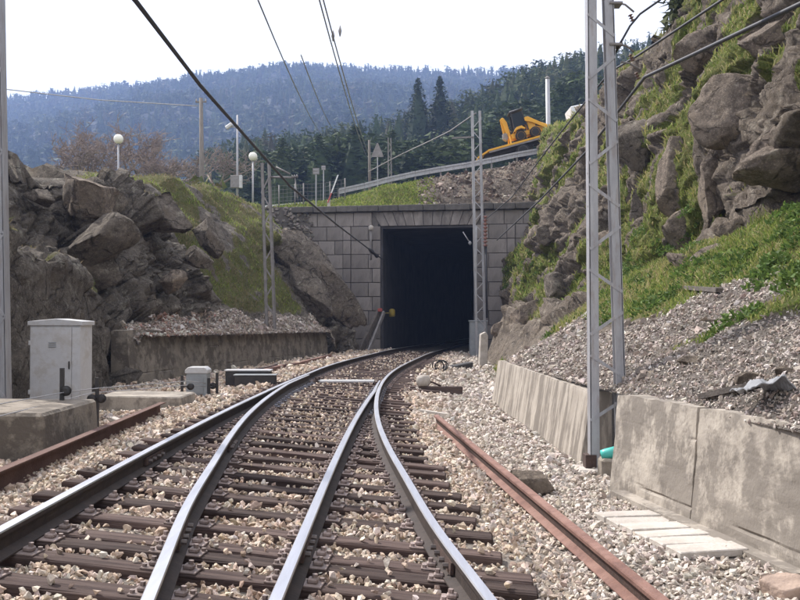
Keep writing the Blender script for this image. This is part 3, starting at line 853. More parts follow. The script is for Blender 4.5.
# rubble-stone parapet left of the portal
m_rub = mat_attr('rubble_stone', rough=.92, bscale=25)
PW = empty('rubble_stone_wall', (-6.2, 51.0, 5.2)); tag(PW, 'rough fieldstone parapet wall left of the portal at the roadside', 'wall')
b = MB(); b.box((0, .25, .9), (3.4, .4, 2.0)); b.build('core', m_joint, PW)
# ================================================================== LOOSE STONE
def hull_templates(n, k=10, flat=.75, seed=1):
    out = []; r_ = np.random.default_rng(seed)
    for _ in range(n):
        P = r_.normal(size=(k, 3)); P /= np.linalg.norm(P, axis=1, keepdims=True); P *= r_.uniform(.75, 1.0, (k, 1)); P *= (1, r_.uniform(.6, .95), flat * r_.uniform(.7, 1))
        b = bmesh.new(); [b.verts.new(p) for p in P]
        rr = bmesh.ops.convex_hull(b, input=b.verts); bmesh.ops.delete(b, geom=[v for v in b.verts if not v.link_faces], context='VERTS')
        b.verts.index_update(); bmesh.ops.triangulate(b, faces=b.faces)
        out.append((np.array([v.co for v in b.verts]), np.array([[v.index for v in f.verts] for f in b.faces]))); b.free()
    return out
STONES = hull_templates(14, 10)
CHIPS = hull_templates(12, 7, .8, 3)
def rotm(n, r_):
    q = r_.normal(size=(n, 4)); q /= np.linalg.norm(q, axis=1, keepdims=True); w, x, y, z = q.T
    return np.stack([1 - 2 * (y * y + z * z), 2 * (x * y - z * w), 2 * (x * z + y * w), 2 * (x * y + z * w), 1 - 2 * (x * x + z * z), 2 * (y * z - x * w), 2 * (x * z - y * w), 2 * (y * z + x * w), 1 - 2 * (x * x + y * y)], 1).reshape(-1, 3, 3)
def rotz(n, r_, tilt=.5):
    """random heading with a limited tilt"""
    M = rotm(n, r_); a = r_.uniform(0, 2 * np.pi, n); Z = np.zeros((n, 3, 3)); Z[:, 0, 0] = np.cos(a); Z[:, 0, 1] = -np.sin(a); Z[:, 1, 0] = np.sin(a); Z[:, 1, 1] = np.cos(a); Z[:, 2, 2] = 1
    tx = r_.normal(0, tilt, n); T = np.zeros((n, 3, 3)); T[:, 0, 0] = 1; T[:, 1, 1] = np.cos(tx); T[:, 1, 2] = -np.sin(tx); T[:, 2, 1] = np.sin(tx); T[:, 2, 2] = np.cos(tx)
    return Z @ T
def scatter(name, P, S, C, m, tmpl, r_, rots=None, label=None, cat=None, parent=None, kind='stuff', group=None):
    """one mesh of many loose pieces"""
    n = len(P); t = r_.integers(0, len(tmpl), n); M = rots if rots is not None else rotm(n, r_)
    VV, FF, CC, off_ = [], [], [], 0
    for k, (tv, tf) in enumerate(tmpl):
        ix = np.where(t == k)[0]
        if not len(ix): continue
        v = np.einsum('nij,kj->nki', M[ix], tv) * S[ix][:, None, None] + P[ix][:, None, :]
        f = tf[None] + (np.arange(len(ix)) * len(tv))[:, None, None] + off_
        VV.append(v.reshape(-1, 3)); FF.append(f.reshape(-1, 3)); CC.append(np.repeat(C[ix], len(tv), 0)); off_ += len(ix) * len(tv)
    V = np.concatenate(VV); CA = np.concatenate([np.concatenate(CC), np.ones((len(V), 1))], 1)
    o = mesh_np(name, V, np.concatenate(FF), m, parent, False, {'col': ('FLOAT_COLOR', CA)})
    return tag(o, label, cat, group, kind)
def palette(n, cols, wts, r_, j=.18):
    c = np.array(cols)[r_.choice(len(cols), n, p=np.array(wts) / sum(wts))]
    return np.clip(c * r_.uniform(1 - j, 1 + j, (n, 1)) * r_.uniform(.96, 1.04, (n, 3)), 0, 1)
m_stone = mat_attr('ballast_stone', rough=.9, bump=.35, bscale=70)
BEIGE = [(.54, .43, .335), (.45, .35, .275), (.62, .53, .44), (.35, .275, .22), (.50, .43, .38), (.68, .61, .54)]
def ballast():
    bands = [(3.2, 7, 900, .022, .036), (7, 11, 520, .026, .042), (11, 17, 300, .033, .055), (17, 27, 130, .05, .08), (27, 50, 44, .07, .12)]
    PP, SS = [], []
    for y0, y1, dens, s0, s1 in bands:
        xw = .42 * y1 + 1.2; xa, xb = max(-xw, -7.0), min(xw, 3.6)
        n = int((xb - xa) * (y1 - y0) * dens)
        P = np.stack([rng.uniform(xa, xb, n), rng.uniform(y0, y1, n)], 1)
        k = np.abs(P[:, 0]) < .41 * P[:, 1] + 1.1; P = P[k]
        s = rng.uniform(s0, s1, len(P)) * np.where(rng.random(len(P)) < .06, 1.5, 1)
        PP.append(P); SS.append(s)
    P = np.concatenate(PP); s = np.concatenate(SS); x, y = P.T
    intrack = (x > xA(y) - .45) & (x < xD(y) + .45); s = np.where(intrack & (y > 10), np.minimum(s * .62, .05), s)
    keep = np.ones(len(P), bool); lift = np.zeros(len(P))
    for cx, cy, ang, L_, w, zt in SLEEP:
        c_, s_ = math.cos(ang), math.sin(ang); u = (x - cx) * c_ + (y - cy) * s_; v = -(x - cx) * s_ + (y - cy) * c_
        ins = (np.abs(u) < L_ / 2 + .3 * s) & (np.abs(v) < w / 2 + .55 * s)
        on = ins & (rng.random(len(x)) < .035) & (np.abs(v) < w / 2)
        keep &= ~ins | on; lift = np.where(on, 1, lift)
    for fx, y0, y1 in RAILS:
        keep &= ~((np.abs(x - fx(y)) < .075 + s * .8) & (y < y1))
        keep &= ~((np.abs(x - fx(y)) < .2) & (y < y1) & (lift > 0))
    # under walls and blocks
    wr = np.interp(y, [1.6, 7, 10.75, 12.75, 21.6, 28, 36, 50], [3.65, 2.84, 2.24, 2.28, 1.96, 3.0, 3.4, 4.2]) - .05
    gap = (y > 10.8) & (y < 12.7); wr = np.where(gap, 2.9, wr)
    wl = np.interp(y, [3, 22.8, 22.9, 41.9, 44, 50], [-6.6, -6.4, -6.1, -2.95, -2.4, -2.0]) + .1
    keep &= (x < wr) & (x > wl)
    keep &= ~((x < -3.62) & (y > 10.35) & (y < 12.25)) & ~((x < -3.5) & (x > -4.95) & (y > 16.25) & (y < 17.55)) & ~((x < -4.8) & (y > 15.2) & (y < 15.9))
    # the left verge beyond the ballast shoulder is mostly earth
    verge = sstep(.9, 1.8, xA(y) - .5 - x + .5 * vnoise(np.stack([x, y, 0 * x], 1), 3)); keep &= rng.random(len(x)) > verge * .45
    x, y, s, lift = x[keep], y[keep], s[keep], lift[keep]
    z = np.where(lift > 0, -KC * x - .175 + s * .55, zballast(x, y) + rng.uniform(-.2, .65, len(x)) * s)
    # heaped stones against sleeper ends and in the cribs
    cr = (x > xA(y)) & (x < xD(y)) & (lift == 0); z = np.where(cr, z + rng.uniform(-.008, .036, len(x)) * np.where(y > 14, .8, 1) + np.where(y > 12, .014, 0) + .03 * vnoise(np.stack([x * 2, y * 2, 0 * x], 1), 9), z)
    C = palette(len(x), BEIGE, (4, 3, 2.4, 2, 2, 1.2), rng)
    grey = palette(len(x), [(.46, .40, .35), (.56, .505, .455), (.37, .31, .262), (.67, .62, .57)], (3, 3, 2, 1), rng)
    g = sstep(.7, 1.6, x - xD(y) + .4 * vnoise(np.stack([x, y, 0 * x], 1), 4))[:, None] * .85
    C = C * (1 - g) + grey * g
    brn = (np.exp(-((x - xmid(y)) / .5) ** 2) * .22 * (rng.random(len(x)) < .6))[:, None]; C = C * (1 - brn) + C * np.array([.75, .6, .5]) * brn
    scatter('ballast_stones', np.stack([x, y, z], 1), s, C, m_stone, STONES, rng, label='crushed beige ballast stones filling the track bed', cat='ballast')
    return len(x)
nb = ballast()

def on_surface(S, w, n, r_):
    """n random points on a lofted surface, weighted per face"""
    o, Q, F, gr, gv, T = S
    a, b_, c, d_ = (Q[F[:, k]] for k in range(4)); A = .5 * np.linalg.norm(np.cross(c - a, d_ - b_), axis=1)
    wt = A * w; wt = wt / wt.sum(); f = r_.choice(len(F), n, p=wt); u, v = r_.random((2, n, 1))
    P = (a[f] * (1 - u) + b_[f] * u) * (1 - v) + (d_[f] * (1 - u) + c[f] * u) * v
    return P, f
def fmean(arr, F): return arr[F].mean(1)
def inview(C, m=1.15):
    x, y, z = C[:, 0], np.maximum(C[:, 1], .5), C[:, 2]
    return (C[:, 1] > 3) & (np.abs(x / y) < .4 * m) & ((z - EYE) / y < .318 * m) & ((z - EYE) / y > -.29 * m)
# scree on the right-hand slope
GREY = [(.37, .315, .275), (.25, .213, .185), (.46, .405, .36), (.31, .25, .21), (.60, .55, .51)]
F = SR[2]; cen = SR[1][F].mean(1); gvf, grf = fmean(SR[4], F), fmean(SR[3], F); yy = np.maximum(cen[:, 1], 5)
P, f = on_surface(SR, (gvf > .3) * gvf * inview(cen, 1.4) * (12 / yy) ** 1.2, 25000, rng)
s = rng.gamma(1.4, .0085, len(P)) * np.clip(P[:, 1] / 11, .8, 2.0) + .009; s = np.minimum(s, .12)
scatter('scree', P + np.array([0, 0, 1]) * (s * .25)[:, None], s, palette(len(P), GREY, (4, 3, 3, 2, 1), rng), m_stone, CHIPS, rng, label='grey broken stone scree on the slope above the right-hand walls', cat='scree')
# rubble heap above the low left wall
F = SL[2]; cen = SL[1][F].mean(1); gvf = fmean(SL[4], F)
P, f = on_surface(SL, (gvf > .3) * inview(cen), 12000, rng)
s = rng.gamma(1.3, .02, len(P)) + .02; s = np.minimum(s, .18)
red = np.exp(-((P[:, 1] - 25) / 3.5) ** 2)[:, None]
C = palette(len(P), GREY, (4, 3, 3, 2, 1), rng); C2 = palette(len(P), [(.30, .18, .14), (.42, .36, .31), (.5, .47, .44), (.25, .19, .16)], (2, 3, 2, 3), rng); C = np.where(rng.random((len(P), 1)) < red * .85, C2, C)
scatter('rubble_heap', P + np.array([0, 0, 1]) * (s * .3)[:, None], s, C, m_stone, CHIPS, rng, label='heap of grey and reddish rubble on top of the low left wall', cat='rubble')
# rubble on the road embankment above the portal
n = 1900; x = rng.uniform(1.0, 9.0, n); y = rng.uniform(52.2, 58.2, n); z = ztop(x, y)
s = np.minimum(rng.gamma(1.2, .055, n) + .035, .40)
scatter('embankment_rubble', np.stack([x, y, z + s * .2], 1), s, palette(n, [(.19, .14, .11), (.26, .21, .175), (.40, .36, .32), (.13, .10, .085)], (4, 3, .8, 3), rng), m_stone, CHIPS, rng, label='tumbled brown rubble on the road bank above the portal', cat='rubble')
# fieldstones of the parapet: each is smaller than a block of the portal
n = 260; u = rng.uniform(-1.7, 1.7, n); z = rng.uniform(-.05, 1.9, n); s = rng.uniform(.12, .2, n)
Mr = rotz(n, rng, .4)
scatter('fieldstones', np.stack([u, np.full(n, .03) + rng.uniform(-.03, .03, n), z], 1), s, palette(n, [(.24, .21, .19), (.17, .15, .135), (.30, .27, .245)], (3, 3, 2), rng), m_rub, hull_templates(8, 10, .8, 5), rng, Mr, parent=PW)

# ================================================================== GRASS
m_grass = mat_attr('grass_blades', rough=.7, bump=0, spec=.25, trans=.35)
def blades(name, P, Nn, H, W, C, label, lean=.5):
    n = len(P); a = rng.uniform(0, 2 * np.pi, n); sd = np.stack([np.cos(a), np.sin(a), 0 * a], 1); ln = np.stack([rng.normal(0, lean, n), rng.normal(0, lean, n), np.ones(n)], 1); ln /= np.linalg.norm(ln, axis=1, keepdims=True)
    ln2 = ln + np.stack([rng.normal(0, .5, n), rng.normal(0, .5, n), -.15 * np.ones(n)], 1)
    v0, v1 = P - sd * W[:, None], P + sd * W[:, None]; m_ = P + ln * (H * .6)[:, None]; v2, v3 = m_ + sd * (W * .8)[:, None], m_ - sd * (W * .8)[:, None]; v4 = m_ + ln2 * (H * .5)[:, None]
    V = np.stack([v0, v1, v2, v3, v4], 1).reshape(-1, 3); k = np.arange(n)[:, None] * 5
    T3 = np.concatenate([k + (0, 1, 2), k + (0, 2, 3), k + (3, 2, 4)])
    CA = np.concatenate([np.repeat(C, 5, 0), np.ones((5 * n, 1))], 1)
    return tag(mesh_np(name, V, T3, m_grass, None, False, {'col': ('FLOAT_COLOR', CA)}), label, 'grass', None, 'stuff')
GREEN = [(.19, .25, .055), (.27, .31, .08), (.34, .32, .12), (.12, .17, .045), (.38, .33, .17)]
F = SR[2]; cen = SR[1][F].mean(1); grf = fmean(SR[3], F); yy = np.maximum(cen[:, 1], 6); Tm = fmean(SR[5], F)
P, f = on_surface(SR, (grf > .45) * grf * inview(cen) * (10 / yy) ** 1.3 * np.where(Tm > 2.2, .55, 1), 62000, rng)
dist = P[:, 1]; H = rng.uniform(.5, 1.2, len(P)) * np.clip(.05 + .0042 * dist, .08, .20); W = .002 + .00062 * dist * rng.uniform(.6, 1.3, len(P))
lush = (vnoise(P * .9, 12) + vnoise(P * 2.5, 13) * .6); H *= np.clip(1 + .7 * lush, .35, 1.9)
C = palette(len(P), GREEN, (4, 3, 2, 2.5, 1.2), rng); dry = (fbm(P * .7, 3, 17) > .08)[:, None]; C = np.where(dry | (rng.random((len(P), 1)) < .45 * sstep(2.0, 2.5, Tm[f])[:, None]), palette(len(P), GREEN, (1, 2, 3, 1, 4), rng), C)
blades('slope_grass', P, None, H, W, C, 'green spring grass covering the right-hand slope')
F = SL[2]; cen = SL[1][F].mean(1); grf = fmean(SL[3], F)
P, f = on_surface(SL, (grf > .35) * grf * inview(cen), 32000, rng)
H = rng.uniform(.05, .17, len(P)); W = rng.uniform(.008, .02, len(P))
pat = vnoise(P * .8, 12)[:, None]; C = np.where(pat > -.05, palette(len(P), [(.20, .25, .06), (.28, .30, .09), (.13, .17, .04)], (3, 2, 2), rng), palette(len(P), [(.26, .21, .12), (.17, .145, .075), (.15, .17, .06)], (3, 2, 2), rng))
blades('bank_grass', P, None, H, W, C, 'patchy green and straw grass on the left-hand bank')
n = 9000; x = rng.uniform(-9, 2.0, n); y = rng.uniform(51.7, 58.5, n); z = ztop(x, y)
blades('portal_grass', np.stack([x, y, z], 1), None, rng.uniform(.06, .2, n), rng.uniform(.02, .04, n), palette(n, [(.20, .26, .05), (.28, .28, .09), (.12, .16, .035)], (3, 2, 2), rng), 'grass on the hump above the portal')

# broad-leaved weeds in dark clumps on the right-hand slope
F = SR[2]; cen = SR[1][F].mean(1); grf = fmean(SR[3], F); Tm = fmean(SR[5], F); yy = np.maximum(cen[:, 1], 6)
Cc, f = on_surface(SR, (grf > .5) * inview(cen) * (Tm < 2.3) * (10 / yy) * (vnoise(cen * .45, 33) > -.05), 150, rng)
Pw, Hw, Cw = [], [], []
for c in Cc:
    r_ = rng.uniform(.10, .34); n = int(90 * (r_ / .2) ** 1.2); a = rng.uniform(0, 2 * np.pi, n); q = r_ * np.sqrt(rng.random(n))
    dome = (1 - (q / r_) ** 2) * r_ * .7; Pw.append(np.stack([c[0] + q * np.cos(a), c[1] + q * np.sin(a), c[2] + dome * rng.random(n) + (q * np.cos(a)) * .75], 1))
    Hw.append(rng.uniform(.05, .11, n)); Cw.append(palette(n, [(.10, .165, .04), (.075, .12, .03), (.17, .24, .06)], (3, 2, 1), rng))
Pw = np.concatenate(Pw); Hw = np.concatenate(Hw)
blades('slope_weeds', Pw, None, Hw, Hw * .3, np.concatenate(Cw), 'dark green leafy weeds growing in clumps on the right-hand slope', 1.1)
# ================================================================== MASTS AND WIRES
m_galv = mat('galvanised_steel', (.42, .42, .44), (.30, .30, .325), .55, 3, .1, 30, spread=.05, metal=.25, stretch=(3, 3, .6), c3=(.25, .205, .18), c3amt=.45, c3scale=5, c3w=.1, c3c=.56)
m_galvd = mat('old_galvanised', (.27, .255, .255), (.17, .155, .15), .65, 4, .1, 30, spread=.05, metal=.15)
m_black = mat('black_rubber', (.028, .028, .032), (.016, .016, .018), .7, 8, .1)
m_cable = mat('cable', (.05, .05, .058), (.03, .03, .035), .6, 8, 0)
m_cablel = mat('pale_cable', (.42, .42, .45), (.3, .3, .32), .6, 8, 0)
m_porc = mat('insulator_porcelain', (.19, .11, .085), (.11, .06, .05), .3, 8, 0)
def channel(b, p, q, w, d, t, inward):
    """U-section upright: web facing out, flanges inward (x direction)"""
    p, q = Vector(p), Vector(q); e = Vector((inward, 0, 0))
    b.bar(p, q, t, d, up=(0, 1, 0))
    for s in (-1, 1):
        o = e * (w / 2) + Vector((0, s * (d / 2 - t / 2), 0)); b.bar(p + o, q + o, w, t, up=(0, 1, 0))
def lattice_mast(base, top, sep_b, sep_t, h0, label, step, w, m, group=None, base_z=None, dpt=None, first=1, name='catenary_mast', dark_foot=False, span=None):
    """two channel uprights and zig-zag lacing"""
    base, top = Vector(base), Vector(top); T = empty(name, base); tag(T, label, 'mast', group)
    ax = (top - base); dpt = dpt or w * 1.6
    for s in (-1, 1):
        b = MB(); channel(b, (s * sep_b / 2, 0, 0), ax + Vector((s * sep_t / 2, 0, 0)), w, dpt, w * .16, -s); b.build('leg', m, T)
        if dark_foot:
            b = MB(); b.box((s * sep_b / 2, 0, .06), (w * 1.25, dpt * 1.15, .3), bev=.005); b.build('foot', m_rustdark_shade, T)
    z = h0; side = first; L = ax.z
    while z + step < L - .05:
        sp = span or step
        f0, f1 = z / L, (z + sp) / L
        a = ax * f0 + Vector((side * (sep_b + (sep_t - sep_b) * f0) / 2, 0, 0)); c = ax * f1 + Vector((-side * (sep_b + (sep_t - sep_b) * f1) / 2, 0, 0))
        for yo in (-dpt / 2 - .004,):
            b = MB(); b.bar(a + Vector((0, yo, 0)), c + Vector((0, yo, 0)), .038 if w > .09 else w * .5, .008, up=(0, 1, 0)); b.build('brace', m, T)
        z += step; side = -side
    return T
# right-hand mast in the gap between the two walls
bR = at(608, 466, 12.1); bR.z = -.42
tR = Vector((bR.x - .12, 12.1, 7.6)); 
MR = lattice_mast(bR, tR, .44, .25, .62, 'tall galvanised lattice mast between the two right-hand concrete walls', .515, .105, m_galv, 'lattice catenary masts', first=-1, dark_foot=True, span=.27)
b = MB(); b.box((0, 0, -.02), (.8, .5, .14), bev=.02); b.build('plinth', m_con_p, MR)
# bolts on the near leg
bd = None
for zz in (.9, 1.35, 1.6, 2.3, 2.8, 3.2, 3.6):
    f = zz / (tR.z - bR.z); b = MB(); x0 = -.40 / 2 * (1 - f) - .25 / 2 * f + (tR.x - bR.x) * f
    b.lathe([(.014, -.015), (.014, 0)], (0, 0, 0), 6, axis='X'); o = b.build('bolt', m_galvd, MR); o.location = (x0 - .008, -.03, zz)
# left-hand mast at the frame edge
bL = at(9, 402, 13.4); tL = at(2, -20, 13.4); 
bL.z = .1
ax = (tL - Vector((bL.x, bL.y, at(9, 402, 13.4).z))); tL2 = bL + ax / ax.z * 7.3
ML = lattice_mast(bL + Vector((-.22, 0, 0)), tL2 + Vector((-.20, 0, 0)), .44, .40, .25, 'grey lattice mast at the left edge of the picture beside the white cabinet', .55, .115, m_galv, 'lattice catenary masts', dark_foot=True)
# mast in front of the portal, tall and narrow
bP = at(481, 346, 47.3); bP.z = -.4; tP = at(476, 111, 47.3)
MP = lattice_mast(bP, tP, .52, .46, .3, 'narrow white lattice mast standing right of the tunnel mouth', .55, .11, m_galv, 'lattice catenary masts')
# small mast on the rubble heap
z_ = down(BV_L, at(270, 322, 34.5).x, 34.5); bH = at(271, 322, 34.5); bH.z = (z_ or 1.2) - .1; tH = at(265.5, 163, 34.5)
MH = lattice_mast(bH, tH, .36, .32, .5, 'slim grey lattice mast standing in the rubble heap left of the track', .62, .09, m_galvd, 'lattice catenary masts')
def insulator(parent, c, d, n=4, r=.05, L=.22, m=None):
    """a string of ribbed discs along d"""
    d = Vector(d).normalized(); b = MB(); pts, rs = [], []
    for k in range(n):
        for t, rr in ((0, .35), (.25, 1), (.4, 1), (.7, .35)):
            pts.append(Vector(c) + d * (L * (k + t) / n)); rs.append(r * rr)
    b.tube(pts, rs, 10); return b.build('insulator', m or m_porc, parent)
# cantilever of the heap mast
def loc(T, p): return Vector(p) - T.location
a = loc(MH, at(268, 177, 34.5)); c = loc(MH, at(295, 177.5, 34.5)); e = loc(MH, at(276, 167, 34.5)); g = loc(MH, at(290, 174, 34.5))
b = MB(); b.tube([a, c], .035, 8); b.build('cantilever_tube', m_galvd, MH)
b = MB(); b.tube([e, g], .03, 8); b.build('stay_tube', m_galvd, MH)
insulator(MH, c - Vector((.12, 0, -.02)), (1, 0, .1), 3, .07, .25, m_galvd)
b = MB(); b.tube([c, c + Vector((.1, -.2, -.75))], .02, 6); b.build('dropper', m_galvd, MH)
# fittings on the right mast: two arms with insulators and looping jumpers
for (p0, p1) in (((618, 3), (634, 12)), ((620, 45), (634, 52)), ((621, 62), (640, 70))):
    a_, c_ = loc(MR, at(*p0, 12.1)), loc(MR, at(*p1, 12.1))
    b = MB(); b.tube([a_, a_ + (c_ - a_) * .45 + Vector((0, 0, .03)), c_], .012, 6); br = b.build('arm', m_galvd, MR)
    insulator(MR, c_ - Vector((.05, 0, .03)), (.4, 0, -.9), 3, .032, .10)
# clamp bands round the mast legs
for py in (5, 46):
    b = MB(); c_ = loc(MR, at(614.5, py, 12.1)); b.box(c_, (.16, .21, .03), bev=.004); b.build('band', m_galvd, MR)
# portal mast fittings
c_ = loc(MP, at(484, 216, 47.0)); insulator(MP, c_ + Vector((.05, -.15, 0)), (0, 0, -1), 9, .11, 1.5, mat('red_insulator', (.30, .15, .12), (.2, .1, .08), .5, 8, 0))
b = MB(); b.tube([loc(MP, at(486, 246, 47)), loc(MP, at(487, 318, 47))], .05, 8); b.build('downpipe', m_cable, MP)
b = MB(); b.bar(loc(MP, at(474, 137, 47.2)), loc(MP, at(452, 138, 47.2)), .07, .07); b.build('cross_arm', m_galvd, MP)

def wire(pts, r, label, m=None, sub=10, sag=0.0, name='overhead_wire', cat='wire'):
    """cable through points; sag adds a hang between each pair"""
    out = []
    for p, q in zip(pts, pts[1:]):
        p, q = Vector(p), Vector(q)
        for k in range(sub):
            t = k / sub; v = p.lerp(q, t); v.z -= 4 * sag * t * (1 - t); out.append(v)
    out.append(Vector(pts[-1])); b = MB(); b.tube(out, r, 6)
    return tag(b.build(name, m or m_cable), label, cat, 'overhead wires')
# contact wire: constant height, from behind the camera to the portal
wire([at(-180, -330, 7), at(135, 0, 9.6), at(200, 85, 12.9), at(240, 130, 16), at(290, 186, 22.5), at(336, 224, 31), at(382, 259, 49.4)], .026, 'thick dark cable slanting down from the top left to the tunnel mouth', sub=6)
q = MB(); a_, c_ = at(369, 249, 47), at(377, 256, 48.6); q.tube([a_, a_.lerp(c_, .3), a_.lerp(c_, .6), c_], [.05, .10, .06, .1], 8); tag(q.build('cable_insulator', m_cable), 'dark insulator on the cable in front of the portal left of the opening', 'insulator')
wire([at(930, -60, 8.4), at(800, 4, 10), at(690, 56, 13.2), at(645, 77, 15), at(588, 150, 21.5), at(540, 200, 31), at(497, 240, 46.5)], .025, 'thick dark cable from the top right corner, passing behind the mast to the portal', sub=6)
wire([at(800, -46, 11), at(722, 0, 13), at(637, 56, 16.5), at(610, 72, 18), at(573, 117, 22), at(547, 150, 27), at(512, 197, 38), at(486, 219, 46.8)], .019, 'thin cable crossing the mast just above the thick one', sub=6)
wire([at(676, -22, 11.9), at(660, 0, 12), at(640, 14, 12), at(630, 26, 12), at(621, 42, 12), at(614, 56, 12.2), at(604, 75, 13)], .014, 'looping jumper cable hanging beside the top of the right mast', sub=4)
wire([at(476, 113, 47.2), at(450, 131, 52), at(432, 140, 55), at(400, 155, 58), at(368, 172, 58.5)], .03, 'grey guy wire slanting from the portal mast top down to the road', m_galvd)
wire([at(-40, 84, 62), at(100, 100, 63), at(198, 106, 64)], .035, 'pale telephone line sagging to the wooden pole on the left', m_cablel)
for (a_, c_, lab) in (((258, 0, 40), (322, 135, 120), 'leftmost faint high-voltage wire in the sky'), ((301, 55, 58), (337, 135, 120), 'faint high-voltage wire ending below the ridge, second from left'), ((318, -5, 42), (368, 160, 118), 'faint high-voltage wire, third from left'), ((322, -5, 42), (371, 160, 118), 'faint high-voltage wire, rightmost of the sky wires')):
    wire([at(*a_), at(*c_)], .035, lab, m_galvd, sag=.6)
for p_, lab in (((333, 36, 55), 'upper'), ((340, 31, 55), 'lower')):
    q = MB(); c_ = at(*p_); q.tube([c_ + Vector((0, 0, -.3)), c_, c_ + Vector((0, 0, .3))], [.03, .1, .03], 8); tag(q.build('line_spacer', m_galvd), 'tiny spacer %s on the high-voltage wires in the sky' % ('left of the pair' if lab == 'upper' else 'right of the pair'), 'spacer')
# ================================================================== LINESIDE THINGS
m_cab = mat('cabinet_paint', (.56, .56, .575), (.47, .47, .485), .5, 3, .08, 40, c3=(.36, .32, .28), c3amt=.5, c3scale=3.2, spread=.02, c3w=.12, c3c=.54)
m_grey = mat('grey_paint', (.30, .32, .34), (.22, .235, .25), .6, 5, .1, 40, spread=.03)
m_dark = mat('dark_metal', (.05, .045, .045), (.028, .026, .026), .6, 9, .2, 40)
# ---- white switch cabinet
CX0, CX1, CY0, CY1, CZ0 = -5.66, -4.88, 15.3, 15.86, .05
CB = empty('switch_cabinet', ((CX0 + CX1) / 2, (CY0 + CY1) / 2, CZ0)); tag(CB, 'white steel cabinet with two doors and a sloping lid beside the left mast', 'cabinet')
w_, d_, h_ = CX1 - CX0, CY1 - CY0, 1.27
b = MB(); b.box((0, 0, h_ / 2), (w_, d_, h_), bev=.006); b.build('body', m_cab, CB)
b = MB(); b.box((0, 0, -.06), (w_ + .06, d_ + .06, .14), bev=.01); b.build('plinth', m_con_l, CB)
b = MB(); b.prism([(-w_ / 2 - .03, h_ - .005), (w_ / 2 + .03, h_ - .005), (w_ / 2 + .03, h_ + .06), (0, h_ + .10), (-w_ / 2 - .03, h_ + .06)], -d_ / 2 - .03, d_ / 2 + .03, bev=.006); b.build('lid', m_cab, CB)
for x0, x1 in ((-w_ / 2 + .012, w_ / 2 - .14), (w_ / 2 - .13, w_ / 2 - .008)):
    b = MB(); b.box(((x0 + x1) / 2, -d_ / 2 - .008, h_ / 2), (x1 - x0, .016, h_ - .06), bev=.004); dr = b.build('door', m_cab, CB)
    if x1 - x0 > .3:
        for k in range(3):
            q = MB(); q.box((-.04, -d_ / 2 - .02, h_ * .79 - k * .032), (.12, .012, .014), bev=.003); q.build('louvre', m_grey, dr)
        for zz in (.25, 1.0):
            q = MB(); q.box((x0 - .012, -d_ / 2 - .014, zz), (.03, .02, .07), bev=.004); q.build('hinge', m_cab, dr)
        q = MB(); q.box((x1 - .03, -d_ / 2 - .026, .66), (.02, .02, .12), bev=.004); q.build('handle', m_dark, dr)
# ---- wire-run stakes with pulleys
def stake(x, y, z, h, label, pul, ph):
    T = empty('pulley_stake', (x, y, z)); tag(T, label, 'stake', 'signal wire stakes')
    b = MB(); b.bar((0, 0, -.05), (0, 0, h), .045, .045); b.build('post', m_dark, T)
    for dx in pul:
        b = MB(); b.lathe([(.02, -.02), (.062, -.016), (.045, 0), (.062, .016), (.02, .02)], (dx, -.04, ph), 16, axis='Y'); wl_ = b.build('pulley', m_dark, T)
        q = MB(); q.tube([(0, -.01, ph), (dx, -.03, ph)], .012, 6); q.build('bracket', m_dark, wl_)
p = at(62, 401, 12.0); stake(p.x, 12.0, .43, .40, 'short black stake with one pulley on the concrete block before the cabinet', (.06,), .13)
p = at(97, 420, 13.6); stake(p.x, 13.6, gz(p.x, 13.6), .70, 'tall black stake with two pulleys right of the white cabinet', (-.06, .07), .42)
p = at(182, 397, 17.8); stake(p.x, 17.8, gz(p.x, 17.8), .48, 'black pulley stake left of the small grey box', (.16,), .28)
p = at(217, 394, 18.6); stake(p.x, 18.6, gz(p.x, 18.6), .44, 'black pulley stake right of the small grey box', (-.07,), .2)
p = at(209, 395, 18.4); stake(p.x, 18.4, gz(p.x, 18.4), .36, 'leaning short black stake touching the small grey box', (), .2)
def sigwire(pts, label): 
    b = MB(); b.tube(pts, .006, 5); tag(b.build('signal_wire', m_cablel), label, 'wire', 'signal wires')
sigwire([at(-40, 408, 9.2), at(0, 404, 10.5), at(66, 392, 12), at(100, 388, 13.6), at(188, 381, 17.8), at(214, 384, 18.6)], 'upper pale signal wire running along the black pulley stakes')
sigwire([at(-40, 426, 8.8), at(0, 416, 10), at(92, 393, 13.6), at(188, 385, 17.8), at(214, 387, 18.6)], 'lower pale signal wire running along the black pulley stakes')
# ---- small grey box
p = at(196, 396, 18.3); T = empty('relay_box', (p.x, 18.5, gz(p.x, 18.5))); tag(T, 'small grey steel box with rounded lid between two black stakes', 'box')
b = MB(); b.prism([(-.19, -.05), (.19, -.05), (.19, .48), (-.19, .48)], -.17, .17, bev=.012); b.build('body', m_grey, T)
b = MB(); b.prism([(-.21, .47), (.21, .47), (.21, .53), (.15, .585), (-.15, .585), (-.21, .53)], -.19, .19, bev=.01); b.build('lid', m_cab, T)
b = MB(); b.box((0, -.175, .25), (.26, .012, .3), bev=.004); b.build('door', m_grey, T)
